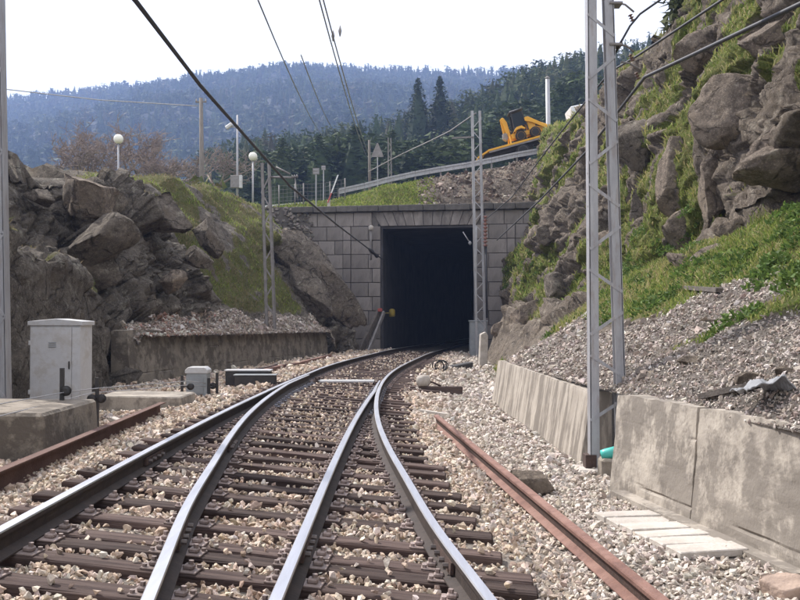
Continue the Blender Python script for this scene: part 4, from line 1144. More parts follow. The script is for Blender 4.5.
# ---- point machine beside the switch tips
p = at(250, 385, 21.2); T = empty('point_machine', (p.x, 21.4, gz(p.x, 21.4))); tag(T, 'low dark point machine of stacked steel boxes left of the switch tips', 'point machine')
b = MB(); b.box((.12, -.2, .12), (.86, .3, .22), bev=.012); b.build('motor_case', m_dark, T)
b = MB(); b.box((-.08, .15, .16), (.95, .34, .3), bev=.012); b.build('gear_case', m_dark, T)
b = MB(); b.box((-.08, .15, .325), (1.0, .38, .03), bev=.006); b.build('lid', m_cab, T)
b = MB(); b.box((.12, -.2, .245), (.9, .33, .025), bev=.006); b.build('lid', m_grey, T)
b = MB(); b.tube([(.5, .0, .06), (.9, .7, .02), (1.35, 1.25, .0)], .02, 8); b.build('drive_rod', m_rustdark_shade, T)
# ---- point lever on the right
p = at(436, 390, 24.2); T = empty('point_lever', (p.x, 23.6, gz(p.x, 23.6))); tag(T, 'ground point lever with a pale round counterweight on dark timber right of the track', 'point lever')
b = MB(); b.box((-.15, 0, .08), (1.5, .24, .17), bev=.012); b.build('timber', m_wood_s, T)
b = MB(); b.lathe([(.02, -.13), (.13, -.12), (.17, -.05), (.17, .05), (.13, .12), (.02, .13)], (-.32, -.02, .30), 14); b.build('counterweight', m_con_p, T)
b = MB(); b.tube([(.1, 0, .17), (-.1, 0, .26), (-.32, 0, .30)], .022, 8); b.build('lever_arm', m_rustdark_shade, T)
b = MB(); b.tube([(-.6, .02, .08), (-1.15, .02, .06)], .018, 8); b.build('throw_rod', m_rustdark_shade, T)
# ---- boulder family
def boulder_data(name, size, seed, m, cuts=9, sub=4):
    r_ = np.random.default_rng(seed); b = bmesh.new(); bmesh.ops.create_icosphere(b, subdivisions=sub, radius=1)
    V = np.array([v.co for v in b.verts]); V *= 1 + .12 * fbm(V * 1.1 + seed, 3, seed)[:, None]
    ax_ = rotm(1, r_)[0] * .5 + np.eye(3) * .5
    for q_ in range(cuts + 8):
        if q_ < 8: n = ax_[q_ % 3] * (1 if q_ % 2 else -1) + r_.normal(size=3) * .22; d = r_.uniform(.42, .62)
        else: n = r_.normal(size=3); d = r_.uniform(.62, .85)
        n = n / np.linalg.norm(n); e = V @ n - d; V -= np.outer(np.clip(e, 0, 9), n)
    f1_, f2_, hh_ = worley(V * 1.7 + seed, seed)
    V *= (1 + .10 * (hh_ - .5) - .10 * np.exp(-(f2_ - f1_) / .06) + .05 * fbm(V * 4 + seed, 4, seed + 2))[:, None]
    V = V / np.abs(V).max(0) * np.array(size) / 2
    for v, c in zip(b.verts, V): v.co = c
    for f in b.faces: f.smooth = True
    me = bpy.data.meshes.new(name); b.to_mesh(me); b.free(); setm(me, m)
    for nm in ('grass', 'gravel'): me.attributes.new(nm, 'FLOAT', 'POINT')
    return me
def boulder(c, size, seed, label, m, rot=(0, 0, 0), group=None, cuts=9):
    o = link(bpy.data.objects.new('boulder', boulder_data('boulder', size, seed, m, cuts))); o.location = c; o.rotation_euler = rot
    return tag(o, label, 'boulder', group)
m_gran = mat_terrain('granite', (.41, .335, .27), (.25, .205, .168), (.47, .41, .34), soil=(.26, .205, .155))
m_gran_d = mat_terrain('dark_granite', (.31, .265, .22), (.165, .14, .118), (.40, .37, .31), soil=(.18, .145, .115))
p = at(534, 474, 10.4); boulder((p.x, 10.5, gz(p.x, 10.5) + .09), (.52, .42, .30), 3, 'brown dirty rock lying on the ballast between loose rail and wall', m_gran)
p = at(783, 584, 6.6); boulder((p.x, 6.6, gz(p.x, 6.6) + .05), (.30, .22, .2), 5, 'pinkish stone lying on the grey gravel in the bottom right corner', mat('pink_stone', (.48, .36, .29), (.36, .27, .22), .9, 6, .4, 40))
# pieces of rock placed on the right-hand cliff
def cliff_boulder(px, py, size, seed, label, bv=BV_R, m=None, sink=.22, rot=(0, 0, 0), group='blocks in the right cliff', cuts=9):
    h, n = seen(bv, px, py)
    if h is None: return
    c = h - n * (min(size) * sink); boulder(c, size, seed, label, m or m_gran, rot, group, cuts)
S_ = lambda px, k: None
cliff_boulder(745, 100, (2.4, 1.7, 1.9), 11, 'massive square granite block jutting from the cliff near the right edge', rot=(0, R(-12), R(8)))
cliff_boulder(792, 165, (1.9, 1.4, 1.0), 12, 'flat-topped granite slab under the massive block at the right edge', rot=(0, R(-18), 0))
cliff_boulder(770, 150, (1.5, 1.2, .7), 13, 'low wedge of granite between the massive block and the flat slab', rot=(0, R(-20), 0))
cliff_boulder(715, 195, (1.4, 1.0, 2.0), 14, 'tall smooth brown granite panel leaning in the middle of the cliff', rot=(0, R(14), 0))
cliff_boulder(672, 190, (1.3, .9, 2.5), 15, 'upright narrow granite slab left of the tall smooth panel', rot=(0, R(4), 0))
cliff_boulder(684, 235, (1.2, .8, 1.4), 16, 'square granite face at the foot of the cliff above the pale boulder', rot=(0, R(-5), 0))
cliff_boulder(738, 232, (1.2, .9, .7), 17, 'wedge of granite sloping down to the grass at the cliff foot', rot=(0, R(-25), 0))
cliff_boulder(683, 264, (.85, .7, .62), 18, 'pale split boulder resting on the grass at the cliff foot', rot=(0, R(8), 0), sink=.1)
cliff_boulder(705, 256, (.7, .6, .45), 19, 'low rock leaning against the pale split boulder', rot=(0, R(-20), 0), sink=.15)
cliff_boulder(640, 150, (1.5, 1.2, 1.6), 20, 'dark rough knob of rock in the cliff behind the right mast', m=m_gran_d)
cliff_boulder(560, 290, (1.6, 1.3, 1.5), 21, 'dark angular rock overhanging the hollow beside the far wall', m=m_gran_d)
cliff_boulder(525, 318, (1.5, 1.2, 1.6), 22, 'brown sloping rock at the track end of the cutting', m=m_gran)
cliff_boulder(498, 330, (1.0, .9, 1.1), 23, 'small brown rock between the portal cabinet and the cutting', m=m_gran)
cliff_boulder(700, 60, (1.6, 1.1, 1.2), 25, 'weathered outcrop below the top cable on the upper cliff')
cliff_boulder(775, 40, (2.2, 1.4, 1.3), 26, 'brown earthy outcrop in the top right corner of the cliff')
cliff_boulder(640, 215, (1.1, .9, 1.8), 27, 'dark lichen-spotted rock face just right of the mast', m=m_gran_d)
cliff_boulder(548, 235, (1.4, 1.2, 1.0), 28, 'mossy ledge of rock half way up the cutting near the portal', m=m_gran_d)
# outcrops of the left bank
LB = [(24, 205, (.9, .8, .5), 'low rounded rock on the left skyline beside the mast'), (58, 222, (1.6, 1.3, 1.1), 'pale brown blocky rock near the left mast, under the skyline'), (95, 222, (1.5, 1.2, 1.3), 'small dark rock below the globe lamp in the left outcrop'), (105, 240, (1.8, 1.3, 1.3), 'dark cracked block in the lower middle of the left outcrop'), (160, 250, (1.6, 1.2, 1.4), 'dark upright block high in the right half of the left outcrop'), (155, 272, (.9, .8, .7), 'brown rounded boulder in a hollow above the rubble heap'), (190, 280, (1.0, .8, .8), 'dark rock at the edge of the grassy bank above the rubble'), (60, 250, (1.8, 1.2, 1.2), 'dark ledge below the pale blocky rock on the left bank'), (185, 245, (1.2, 1.0, 1.3), 'upright dark rock where the left outcrop meets the grass')]
for k, (px, py, sz, lb) in enumerate(LB):
    cliff_boulder(px, py, sz, 40 + k, lb, BV_L, m_gran_d if k not in (1, 5) else m_gran, .85, (0, R(random.uniform(-15, 15)), R(random.uniform(-30, 30))), 'rocks of the left outcrop')
for px, py, sz, lb, rt in ((322, 280, (1.9, 1.6, 5.6), 'dark tilted rock slab leaning beside the portal masonry', -38), (296, 268, (1.8, 1.4, 4.2), 'brown tilted rock slab behind the small lattice mast', -38), (306, 300, (1.5, 1.2, 3.0), 'lower dark rock between small mast and portal', -36)):
    cliff_boulder(px, py, sz, 60 + px, lb, BV_L, m_gran_d, .28, (0, R(rt), 0), 'rocks of the left outcrop', 7)
# ---- trough covers by the near wall
TC = empty('trough_cover_stack', (2.3, 8.4, gz(2.3, 8.4))); tag(TC, 'row of white concrete trough covers lying on gravel by the near wall', 'slabs')
pa, pb = Vector((2.06, 9.35)), Vector((2.40, 7.62)); dv = (pb - pa); ang_ = math.atan2(dv.y, dv.x)
for k in range(6):
    c = pa + dv * ((k + .5) / 6); q = MB(); q.box((0, 0, 0), (.265, .56, .06), bev=.008); o = q.build('cover_slab', m_con_p, TC)
    o.location = (c.x - 2.3, c.y - 8.4, gz(c.x, c.y) - gz(2.3, 8.4) + .03 + random.uniform(-.008, .01)); o.rotation_euler = (R(random.uniform(-1.5, 1.5)), R(random.uniform(-2, 2)), ang_ + R(random.uniform(-3, 3)) )
# ---- turquoise bottle at the mast foot
p = at(606, 452, 12.0); q_ = at(614, 455, 11.75)
b = MB(); b.lathe([(.01, -.16), (.06, -.15), (.065, -.1), (.065, .06), (.03, .11), (.022, .16), (.01, .17)], (0, 0, 0), 14); o = b.build('plastic_bottle', mat('turquoise_plastic', (.08, .48, .42), (.06, .38, .34), .35, 3, 0)); o.location = (2.48, 11.6, -.12); o.rotation_euler = (R(20), R(72), 0)
tag(o, 'turquoise plastic bottle wedged at the foot of the right mast', 'bottle')
q = MB(); q.box((2.5, 11.65, -.32), (.36, .3, .26), bev=.03); tag(q.build('stone_block', m_con_l), 'dark stone block under the turquoise bottle', 'stone')
# ---- debris on the slope
def on_r(px, py):
    h, n = seen(BV_R, px, py); return h
def plank(name, p0, p1, w, t, label, m, lift=.03):
    a, c = on_r(*p0), on_r(*p1)
    if a is None or c is None: return
    L = (c - a).length
    b = MB(); b.bar(a + Vector((0, 0, lift)), c + Vector((0, 0, lift)), w, t)
    tag(b.build(name, m), label, 'plank')
m_oldwood = mat('weathered_plank', (.14, .12, .105), (.07, .06, .055), .9, 6, .5, 24, stretch=(1, 1, 1))
plank('plank', (703, 402), (757, 390), .12, .05, 'dark weathered plank lying behind the near wall', m_oldwood, .05)
plank('plank', (688, 290), (721, 293), .14, .06, 'dark stick of timber on the grass at the top of the scree', m_oldwood, .04)
# crumpled grey sheet
h = on_r(772, 402)
if h is not None:
    n = 22; u = np.linspace(-.5, .5, n); U, W_ = np.meshgrid(u, u); x_, y_ = U.ravel() * .5, W_.ravel() * .4
    P_ = np.stack([x_ * 5, y_ * 5, 0 * x_], 1); z_ = .14 * np.exp(-((x_ + .02) / .16) ** 2) + .10 * np.abs(fbm(P_, 3, 7)) + .07 * np.abs(fbm(P_ * 2.3 + 5, 2, 19))
    i = np.arange(n * n).reshape(n, n); F_ = np.stack([i[:-1, :-1], i[:-1, 1:], i[1:, 1:], i[1:, :-1]], -1).reshape(-1, 4)
    o = mesh_np('crumpled_sheet', np.stack([x_, y_, z_], 1), F_, mat('grey_sheet', (.33, .335, .35), (.23, .235, .25), .7, 4, .3, spec=.2), None, False); o.location = h + Vector((0, .05, .0)); o.rotation_euler = (R(-8), R(10), R(10))
    md = o.modifiers.new('t', 'SOLIDIFY'); md.thickness = .008
    tag(o, 'crumpled grey plastic sheet on the gravel above the near wall', 'sheet')
for k, (px, py, sz, lb) in enumerate(((748, 380, (.34, .26, .16), 'pale flat stone above the near wall, left of the pair'), (786, 372, (.30, .24, .16), 'pale flat stone above the near wall, right of the pair'), (690, 362, (.30, .2, .14), 'brown stone half buried between the two tongues of scree'))):
    cliff_boulder(px, py, sz, 80 + k, lb, BV_R, m_gran, .0, group='stones on the scree')
# ---- tunnel mouth
p = at(478, 345, 47.6); T = empty('portal_cabinet', (p.x, 47.5, -.45)); tag(T, 'plain grey cabinet standing right of the tunnel mouth', 'cabinet')
b = MB(); b.box((0, 0, .88), (.82, .5, 1.7), bev=.015); b.build('body', m_grey, T)
b = MB(); b.box((0, 0, 1.74), (.9, .58, .06), bev=.012); b.build('lid', m_grey, T)
b = MB(); b.box((0, -.257, .95), (.7, .014, 1.3), bev=.005); b.build('door', m_grey, T)
p0, p1 = at(475.5, 226, 48.9), at(475.5, 322, 48.9); b = MB(); b.tube([p0, p1], .085, 8); o = b.build('conduit', m_cablel); tag(o, 'pale vertical conduit on the right jamb of the tunnel', 'pipe')
T = empty('leaning_beam', at(360, 350, 47.6)); tag(T, 'weathered timber beam leaning against the left jamb of the tunnel', 'beam')
a_ = T.location; b = MB(); b.bar((0, 0, -.1), at(380, 311, 49.0) - a_, .16, .34); b.build('plank', m_oldwood, T)
b = MB(); b.bar(Vector((.4, -.1, -.1)), at(382, 312, 48.9) - a_ + Vector((.1, 0, 0)), .10, .16); b.build('plank', m_galvd, T)
p = at(380, 310, 48.7); b = MB(); b.box(p, (.22, .1, .16), bev=.02); tag(b.build('red_marker', mat('red_paint', (.42, .08, .07), (.3, .06, .05), .6, 6, 0)), 'small red marker on top of the leaning beam', 'marker')
p = at(392, 313, 51.2); b = MB(); b.lathe([(.10, 0), (.16, .03), (.16, .34), (.10, .4), (.03, .42)], p - Vector((0, 0, .2)), 12); b.bar(p - Vector((.0, 0, .0)), p + Vector((-.55, .0, 0)), .05); tag(b.build('tunnel_lamp', mat('dull_yellow', (.36, .27, .05), (.25, .19, .04), .6, 6, 0)), 'dull yellow lamp housing on the left wall inside the tunnel', 'lamp')
p = at(371, 228, 49.9); b = MB(); b.tube([p, p + Vector((0, 0, -1.6))], .05, 6); o = b.build('wall_bracket', m_galvd); tag(o, 'iron bracket pole on the portal masonry left of the opening', 'bracket')
q = MB(); q.lathe([(.05, -.14), (.13, -.08), (.13, .08), (.05, .14)], p, 10); q.build('cap', m_con_p, o)
p = at(470, 243, 49.2); b = MB(); b.tube([p, p + Vector((-.35, 0, .55))], .03, 6); b.lathe([(.03, -.1), (.1, 0), (.03, .1)], p, 8); tag(b.build('pull_off_arm', m_galv), 'small pull-off arm on the right jamb at the tunnel mouth', 'bracket')
p = at(482.5, 362, 38); T = link(bpy.data.objects.new('concrete_post', (lambda b: (b.prism([(-.15, -.2), (.17, -.2), (.15, 1.18), (.05, 1.32), (-.13, 1.22)], -.12, .12, bev=.015), b.data('concrete_post', m_con_p))[1])(MB()))); T.location = (p.x, 38, gz(p.x, 38)); T.rotation_euler = (0, R(2), R(12)); tag(T, 'broken concrete post standing at the far end of the right wall', 'post')
# cable coil and scrap by the track
p = at(441, 368, 33); T = empty('cable_coil', (p.x, 33, gz(p.x, 33) + .05)); tag(T, 'black loop of cable standing on the ballast near the tunnel', 'cable')
for k in range(4):
    rr = random.uniform(.15, .22); tl = random.uniform(-.5, .5); b = MB(); b.tube([(rr * math.cos(a) + .05 * k - .1, rr * math.sin(a) * math.sin(tl), rr + rr * math.sin(a) * math.cos(tl)) for a in np.linspace(0, 2 * math.pi, 22)], .018, 6, caps=False); b.build('loop', m_black, T)
b = MB(); b.tube([(-.2, 0, .02), (-.5, -.05, .03), (-.8, .05, .0)], .018, 6); b.build('tail', m_black, T)
p = at(456, 366, 35.5); b = MB(); b.prism([(-.5, -.1), (.55, -.1), (.62, .12), (-.45, .2)], -.25, .25, bev=.03); o = b.build('shadow_gap_block', m_dark); o.location = (p.x, 35.5, gz(p.x, 35.5)); o.rotation_euler = (0, R(-14), R(20)); tag(o, 'dark block standing in for a shadow gap beyond the cable loop', 'timber')  # added dark block, painting the shadow gap beyond the coil
for k, (a_, c_, lb) in enumerate((((254, 372, 26.5), (276, 362, 29.5), 'shorter rusty bar lying by the low left wall'), ((262, 374, 26), (284, 364, 29), 'rusty bar lying just beside the shorter one by the low wall'), ((289, 367, 28.5), (330, 352, 38), 'long rusty bar lying at the foot of the low wall'))):
    u0, u1 = at(*a_), at(*c_); u0.z, u1.z = gz(u0.x, u0.y) + .09, gz(u1.x, u1.y) + .09; b = MB(); b.bar(u0, u1, .12, .13); b.bar(u0 - Vector((0, 0, .06)), u1 - Vector((0, 0, .06)), .2, .03); tag(b.build('scrap_bar', m_rust if k else m_rustdark_shade), lb, 'scrap', 'rusty bars by the low wall')
p = at(433, 405, 17.6); b = MB(); b.prism([(-.3, 0), (.34, -.02), (.3, .05), (-.26, .07)], -.04, .05, bev=.008); o = b.build('wood_chip', m_con_p); o.location = (p.x, 17.6, gz(p.x, 17.6) + .04); o.rotation_euler = (0, R(4), R(-22)); tag(o, 'pale splinter of wood on the ballast beyond the loose rail', 'wood')
p = at(126, 409, 14); b = MB(); b.prism([(-.16, 0), (.16, 0), (.14, .05), (-.14, .06)], -.05, .05, bev=.008); o = b.build('wood_chip', m_con_p); o.location = (p.x, 13.6, gz(p.x, 13.6) + .07); o.rotation_euler = (0, R(10), R(-35)); tag(o, 'pale splinter of wood beside the rusty steel channel', 'wood')
# ================================================================== ROADSIDE ABOVE THE TUNNEL
def zt(x, y):
    z = down(BV_T, x, y)
    return z if z is not None else float(ztop(np.array([x]), np.array([y]))[0])
m_globe = mat('lamp_globe', (.82, .80, .72), (.76, .74, .66), .35, 2, 0, spread=.02)
def globe_lamp(px, py_top, d, r, label):
    t = at(px, py_top, d); x, y = t.x, d; z0 = min(zt(x, y) if y > 51.7 else 6.5, t.z - 2.0) - .1
    T = empty('globe_lamp', (x, y, z0)); tag(T, label, 'street lamp', 'globe street lamps'); h = t.z - z0
    b = MB(); b.tube([(0, 0, 0), (0, 0, h - r * .9)], [.06, .045], 10); b.build('pole', m_galv, T)
    b = MB(); b.lathe([(.05, -r * 1.15), (.09, -r * .9), (.09, -r * .8)], (0, 0, h), 12); b.build('collar', m_grey, T)
    b = MB(); b.lathe([(r * math.sin(a), -r * math.cos(a)) for a in np.linspace(.12, math.pi - .05, 12)], (0, 0, h), 20); b.build('globe', m_globe, T)
globe_lamp(118.5, 139, 54, .26, 'globe street lamp rising behind the left rock outcrop')
globe_lamp(253, 156.5, 55, .24, 'globe street lamp beside the roadside fence left of the portal')
# telephone pole
m_pole = mat('wood_pole', (.21, .185, .165), (.13, .115, .10), .9, 5, .3, 20, stretch=(4, 4, .5))
p = at(201, 98, 64); z0 = zt(p.x, 64); T = empty('telephone_pole', (p.x, 64, z0)); tag(T, 'grey wooden telephone pole left of the pole with the meter box', 'pole')
b = MB(); b.tube([(.12, 0, -.3), (0, 0, p.z - z0)], [.17, .12], 10); b.build('shaft', m_pole, T)
b = MB(); b.bar((-.35, 0, p.z - z0 - .25), (.35, 0, p.z - z0 - .25), .09, .09); b.build('cross_arm', m_pole, T)
for s in (-.3, .3): insulator(T, (s, 0, p.z - z0 - .2), (0, 0, 1), 2, .05, .16, m_con_p)
# pole with floodlight and meter box
p = at(237.5, 115, 58); z0 = zt(p.x, 58); T = empty('floodlight_pole', (p.x, 58, z0)); tag(T, 'thin steel pole with floodlight arm and grey meter box', 'pole')
b = MB(); b.tube([(0, 0, -.2), (0, 0, p.z - z0)], [.07, .05], 10); b.build('shaft', m_galv, T)
h_ = at(237, 127, 58).z - z0; b = MB(); b.bar((-.5, 0, h_), (.15, 0, h_), .06, .06); b.build('arm', m_galv, T)
b = MB(); b.box((-.45, -.05, h_ + .05), (.45, .28, .2), Matrix.Translation((-.45, 0, h_)) @ Matrix.Rotation(R(-35), 4, 'Y') @ Matrix.Translation((.45, 0, -h_)), bev=.03); b.build('floodlight', m_cab, T)
h_ = at(237, 182, 58).z - z0; b = MB(); b.box((-.05, -.15, h_), (.62, .25, .72), bev=.02); bx = b.build('meter_box', m_galvd, T)
b = MB(); b.box((.23, -.16, h_), (.16, .27, .74), bev=.01); b.build('door', m_cab, bx)
# small signs
def board_sign(px, py_top, py_foot, d, w, h, label):
    t = at(px, py_top, d); f = zt(t.x, d); T = empty('road_sign', (t.x, d, f)); tag(T, label, 'sign')
    H = t.z - f; b = MB(); b.bar((0, .03, -.2), (0, .03, H), .07, .05); b.build('post', m_galv, T)
    b = MB(); b.box((0, 0, H - h / 2), (w, .03, h), bev=.006); pn = b.build('panel', m_galvd, T)
    for s in (-.25, .25):
        q = MB(); q.box((0, -.02, H - h / 2 + s * h), (w * .8, .012, .04)); q.build('rib', m_galv, pn)
board_sign(316, 168, 205, 55.2, .36, .36, 'small square sign seen from behind, on a post above the portal')
board_sign(323.5, 165.5, 190, 66, .28, .3, 'tiny square sign on a post behind the square sign above the portal')
t = at(377.5, 143, 56.5); f = zt(t.x, 56.5); T = empty('warning_sign', (t.x, 56.5, f)); tag(T, 'triangular road warning sign seen from behind above the portal', 'sign'); H = t.z - f
b = MB(); b.bar((0, .03, -.2), (0, .03, H - .05), .06, .05); b.build('post', m_galv, T)
b = MB(); b.prism([(-.31, H - .8), (.31, H - .8), (.34, H - .74), (.03, H), (-.03, H), (-.34, H - .74)], -.02, .02, bev=.006); b.build('panel', m_galvd, T)
# barrier boom with red and white bands
p0, p1 = at(327, 199, 55.5), at(338, 175, 55.5); z0 = zt(p0.x, 55.5); T = empty('level_barrier', (p0.x, 55.5, z0)); tag(T, 'raised white barrier boom with a red band near the roadside fence', 'barrier')
b = MB(); b.bar((.1, 0, -.1), (.1, 0, .5), .16, .16); b.build('post', m_con_p, T)
q0 = Vector((.05, -.1, .35)); q1 = p1 - Vector((p0.x, 55.5, z0))
b = MB(); b.bar(q0, q0.lerp(q1, .35), .09, .06); b.build('boom', mat('red_band', (.5, .09, .08), (.4, .07, .06), .5, 6, 0), T)
b = MB(); b.bar(q0.lerp(q1, .352), q1, .09, .06); b.build('boom', m_white, T)
# mesh fence on the roadside
FN = empty('mesh_fence', (at(262, 205, 57).x, 57, 7.0)); tag(FN, 'wire mesh fence with thin steel posts along the road left of the portal', 'fence')
xs = [at(px, 200, 57).x for px in (262, 279, 295, 303.5, 316, 330, 345)]
for x in xs:
    b = MB(); z_ = zt(x, 57); b.tube([(x - FN.location.x, 0, z_ - 7.2), (x - FN.location.x, 0, z_ - 7.0 + 1.25)], .035, 8); b.build('post', m_galvd, FN)
for a_, c_ in zip(xs, xs[1:]):
    b = MB(); za_, zc_ = zt(a_, 57) - 7, zt(c_, 57) - 7
    for k in range(6):
        hh = .1 + k * .22; b.bar((a_ - FN.location.x, 0, za_ + hh), (c_ - FN.location.x, 0, zc_ + hh), .012, .012)
    nn = max(3, int((c_ - a_) / .2))
    for k in range(1, nn):
        t_ = k / nn; x = a_ + (c_ - a_) * t_; zz = za_ + (zc_ - za_) * t_; b.bar((x - FN.location.x, 0, zz + .05), (x - FN.location.x, 0, zz + 1.2), .01, .01)
    b.build('mesh_panel', m_galvd, FN)
# white kerb of the road
a_, c_ = at(258, 205, 56), at(305, 198, 60); b = MB(); b.bar((a_.x, a_.y, zt(a_.x, a_.y) + .12), (c_.x, c_.y, zt(c_.x, c_.y) + .15), .35, .3); tag(b.build('road_kerb', m_white), 'white kerb of the road behind the fence', 'kerb')
# guard rail climbing along the road
GR = empty('guard_rail', (0, 58.7, 9)); tag(GR, 'grey guard rail climbing along the road above the rubble bank', 'guard rail')
xs = np.arange(-3.6, 8.6, 1.5)
for x in xs:
    b = MB(); z_ = zt(x, 58.7) - 9; b.bar((x, .1, z_ - .2), (x, .1, z_ + .62), .1, .06); b.build('post', m_galvd, GR)
for x0, x1 in zip(xs, xs[1:]):
    b = MB(); za_, zc_ = zt(x0, 58.7) - 9 + .5, zt(x1, 58.7) - 9 + .5
    for dz, dy in ((-.11, 0), (0, .05), (.11, 0)): b.bar((x0 + .01, dy, za_ + dz), (x1 - .01, dy, zc_ + dz), .05, .105, up=(0, 0, 1))
    b.build('beam', m_galv, GR)
# lattice pole and round pole by the road
bq = at(390, 172, 60); tq = at(389.5, 138, 60); bq.z = zt(bq.x, 60)
lattice_mast(bq, tq, .26, .22, .2, 'small lattice pole by the road left of the portal mast', .4, .06, m_galvd, name='lattice_pole')
p = at(370, 140, 62); z0 = zt(p.x, 62); b = MB(); b.tube([(p.x, 62, z0 - .2), (p.x - .05, 62, p.z)], [.1, .07], 8); tag(b.build('utility_pole', m_pole), 'dark thin pole behind the triangular sign', 'pole')
p = at(547.5, 79, 72); b = MB(); b.tube([(p.x + .15, 72, 8), (p.x, 72, p.z)], [.2, .15], 10); o = b.build('utility_pole', m_galv); tag(o, 'pale concrete pole on the skyline right of the yellow loader', 'pole')
q = MB(); q.lathe([(.16, 0), (.16, .12), (.05, .2)], (p.x, 72, p.z), 10); q.build('cap', m_galvd, o)

# ---- flatbed truck with the yellow backhoe loader
m_yel = mat('machine_yellow', (.70, .36, .02), (.60, .30, .02), .45, 3, .05, spread=.03)
m_glass = mat('dark_glass', (.02, .025, .03), (.015, .02, .025), .35, 3, 0, spec=.15)
m_tyre = mat('tyre', (.03, .028, .028), (.02, .02, .02), .85, 10, .3)
SL_ = math.atan2(at(543, 137, 62).z - at(487, 152.5, 62).z, at(543, 137, 62).x - at(487, 152.5, 62).x)
d0 = at(487, 152.5, 61)
TR = empty('flatbed_truck', d0); TR.rotation_euler = (0, -SL_, 0); tag(TR, 'flatbed truck with a yellow deck, parked on the sloping road behind the rocks', 'truck')
b = MB(); b.box((2.45, 0, -.06), (4.95, 2.2, .12), bev=.01); b.build('deck', m_yel, TR)
b = MB(); b.prism([(-.02, -.12), (-.02, .0), (-.75, -.25), (-.75, -.32)], -1.0, 1.0); b.build('ramp', m_yel, TR)
for s in (-.45, .45):
    b = MB(); b.bar((-.3, s, -.26), (6.6, s, -.26), .14, .22); b.build('chassis_beam', m_dark, TR)
b = MB(); b.box((2.45, -1.05, -.17), (4.9, .06, .09)); b.build('side_rail', m_galvd, TR)
def wheel(par, x, y, z, r, w, rim):
    b = MB(); b.lathe([(r * .7, -w / 2), (r * .95, -w / 2), (r, -w * .35), (r, w * .35), (r * .95, w / 2), (r * .7, w / 2)], (0, 0, 0), 22, axis='Y'); o = b.build('wheel', m_tyre, par); o.location = (x, y, z)
    q = MB(); q.lathe([(.05, -w * .42), (r * .62, -w * .42), (r * .72, -w * .52), (r * .72, w * .3), (.05, w * .3)], (0, 0, 0), 18, axis='Y'); q.build('rim', rim, o)
for x in (2.0, 5.6):
    for y in (-.9, .9): wheel(TR, x, y, -.62, .42, .28, m_galvd)
b = MB(); b.prism([(5.35, -.5), (6.9, -.5), (6.95, .3), (6.6, 1.12), (5.45, 1.2)], -1.05, 1.05, bev=.05); cb = b.build('cab', m_white, TR)
b = MB(); b.box((6.15, -1.06, .62), (.9, .03, .5)); b.build('window', m_glass, cb)
b = MB(); b.box((2.4, .0, -.42), (.7, 1.0, .22), bev=.02); b.build('tank', m_dark, TR)
# loader: body, cab frame, front loader arms and bucket, backhoe boom at the rear (left)
LD = empty('backhoe_loader', d0 + Matrix.Rotation(-SL_, 3, 'Y') @ Vector((1.45, 0, .002))); LD.rotation_euler = (0, -SL_, 0); tag(LD, 'small yellow backhoe loader carried on the flatbed truck', 'loader')
for x, r in ((.72, .33), (1.62, .33)):
    for y in (-.62, .62): wheel(LD, x, y, r + .0, r, .28, m_yel)
b = MB(); b.prism([(.2, .30), (2.25, .30), (2.3, .55), (.2, .62)], -.45, .45, bev=.03); b.build('chassis', m_yel, LD)
b = MB(); b.prism([(1.28, .55), (2.42, .48), (2.5, .62), (1.9, 1.02), (1.35, 1.24)], -.5, .5, bev=.04); hd = b.build('hood', m_yel, LD)
b = MB(); b.prism([(1.75, .72), (2.35, .55), (2.36, .62), (1.78, .86)], -.515, -.50); b.build('grille', m_dark, hd)
for s in (-.62, .62):
    b = MB(); b.prism([(1.2, 1.36), (1.42, 1.38), (2.5, .50), (2.42, .30), (1.6, .98), (1.2, 1.14)], s - .06, s + .06, bev=.02); b.build('lift_arm', m_yel, LD)
    b = MB(); b.prism([(.35, .64), (.45, .80), (.60, .90), (.9, .92), (1.1, .72), (1.05, .66), (.85, .78), (.6, .76)], s - .16, s + .16, bev=.01); b.build('mudguard', m_yel, LD)
b = MB(); b.prism([(2.40, .08), (2.9, .02), (2.86, .12), (2.66, .26), (2.58, .56), (2.45, .5)], -.72, .72, bev=.01); b.build('bucket', m_yel, LD)
for x, lean in ((.42, .12), (1.3, -.12)):
    for y in (-.48, .48):
        b = MB(); b.bar((x, y, .62), (x + lean, y, 1.86), .06, .06); b.build('cab_post', m_dark, LD)
b = MB(); b.prism([(.38, 1.84), (1.30, 1.92), (1.30, 2.0), (.38, 1.92)], -.58, .58, bev=.02); b.build('cab_roof', m_dark, LD)
for y in (-.47, .47):
    b = MB(); b.prism([(.5, .95), (1.24, .95), (1.2, 1.82), (.54, 1.78)], y - .01, y + .01); b.build('side_window', m_glass, LD)
b = MB(); b.box((.85, 0, 1.985), (.7, .9, .03)); b.build('roof_panel', m_cab, LD)
b = MB(); b.box((.85, 0, .78), (.42, .46, .14), bev=.04); st = b.build('seat', m_dark, LD); b = MB(); b.box((.66, 0, 1.05), (.12, .44, .48), bev=.04); b.build('backrest', m_dark, st)
b = MB(); b.prism([(.78, .95), (.98, .9), (1.02, 1.15), (.86, 1.22)], -.2, .2, bev=.03); b.build('control_panel', m_cab, LD)
b = MB(); b.prism([(-.02, .55), (.22, .55), (.20, 1.45), (.05, 1.78), (-.12, 1.75), (-.05, 1.3)], -.14, .14, bev=.03); b.build('backhoe_boom', m_yel, LD)
b = MB(); b.prism([(-.14, 1.74), (.02, 1.78), (.04, 1.2), (-.1, .75), (-.18, .78)], .15, .27, bev=.02); b.build('dipper_arm', m_yel, LD)
b = MB(); b.prism([(-.24, .82), (.02, .78), (.02, .45), (-.12, .32), (-.30, .5)], -.2, .24, bev=.02); b.build('backhoe_bucket', m_galvd, LD)
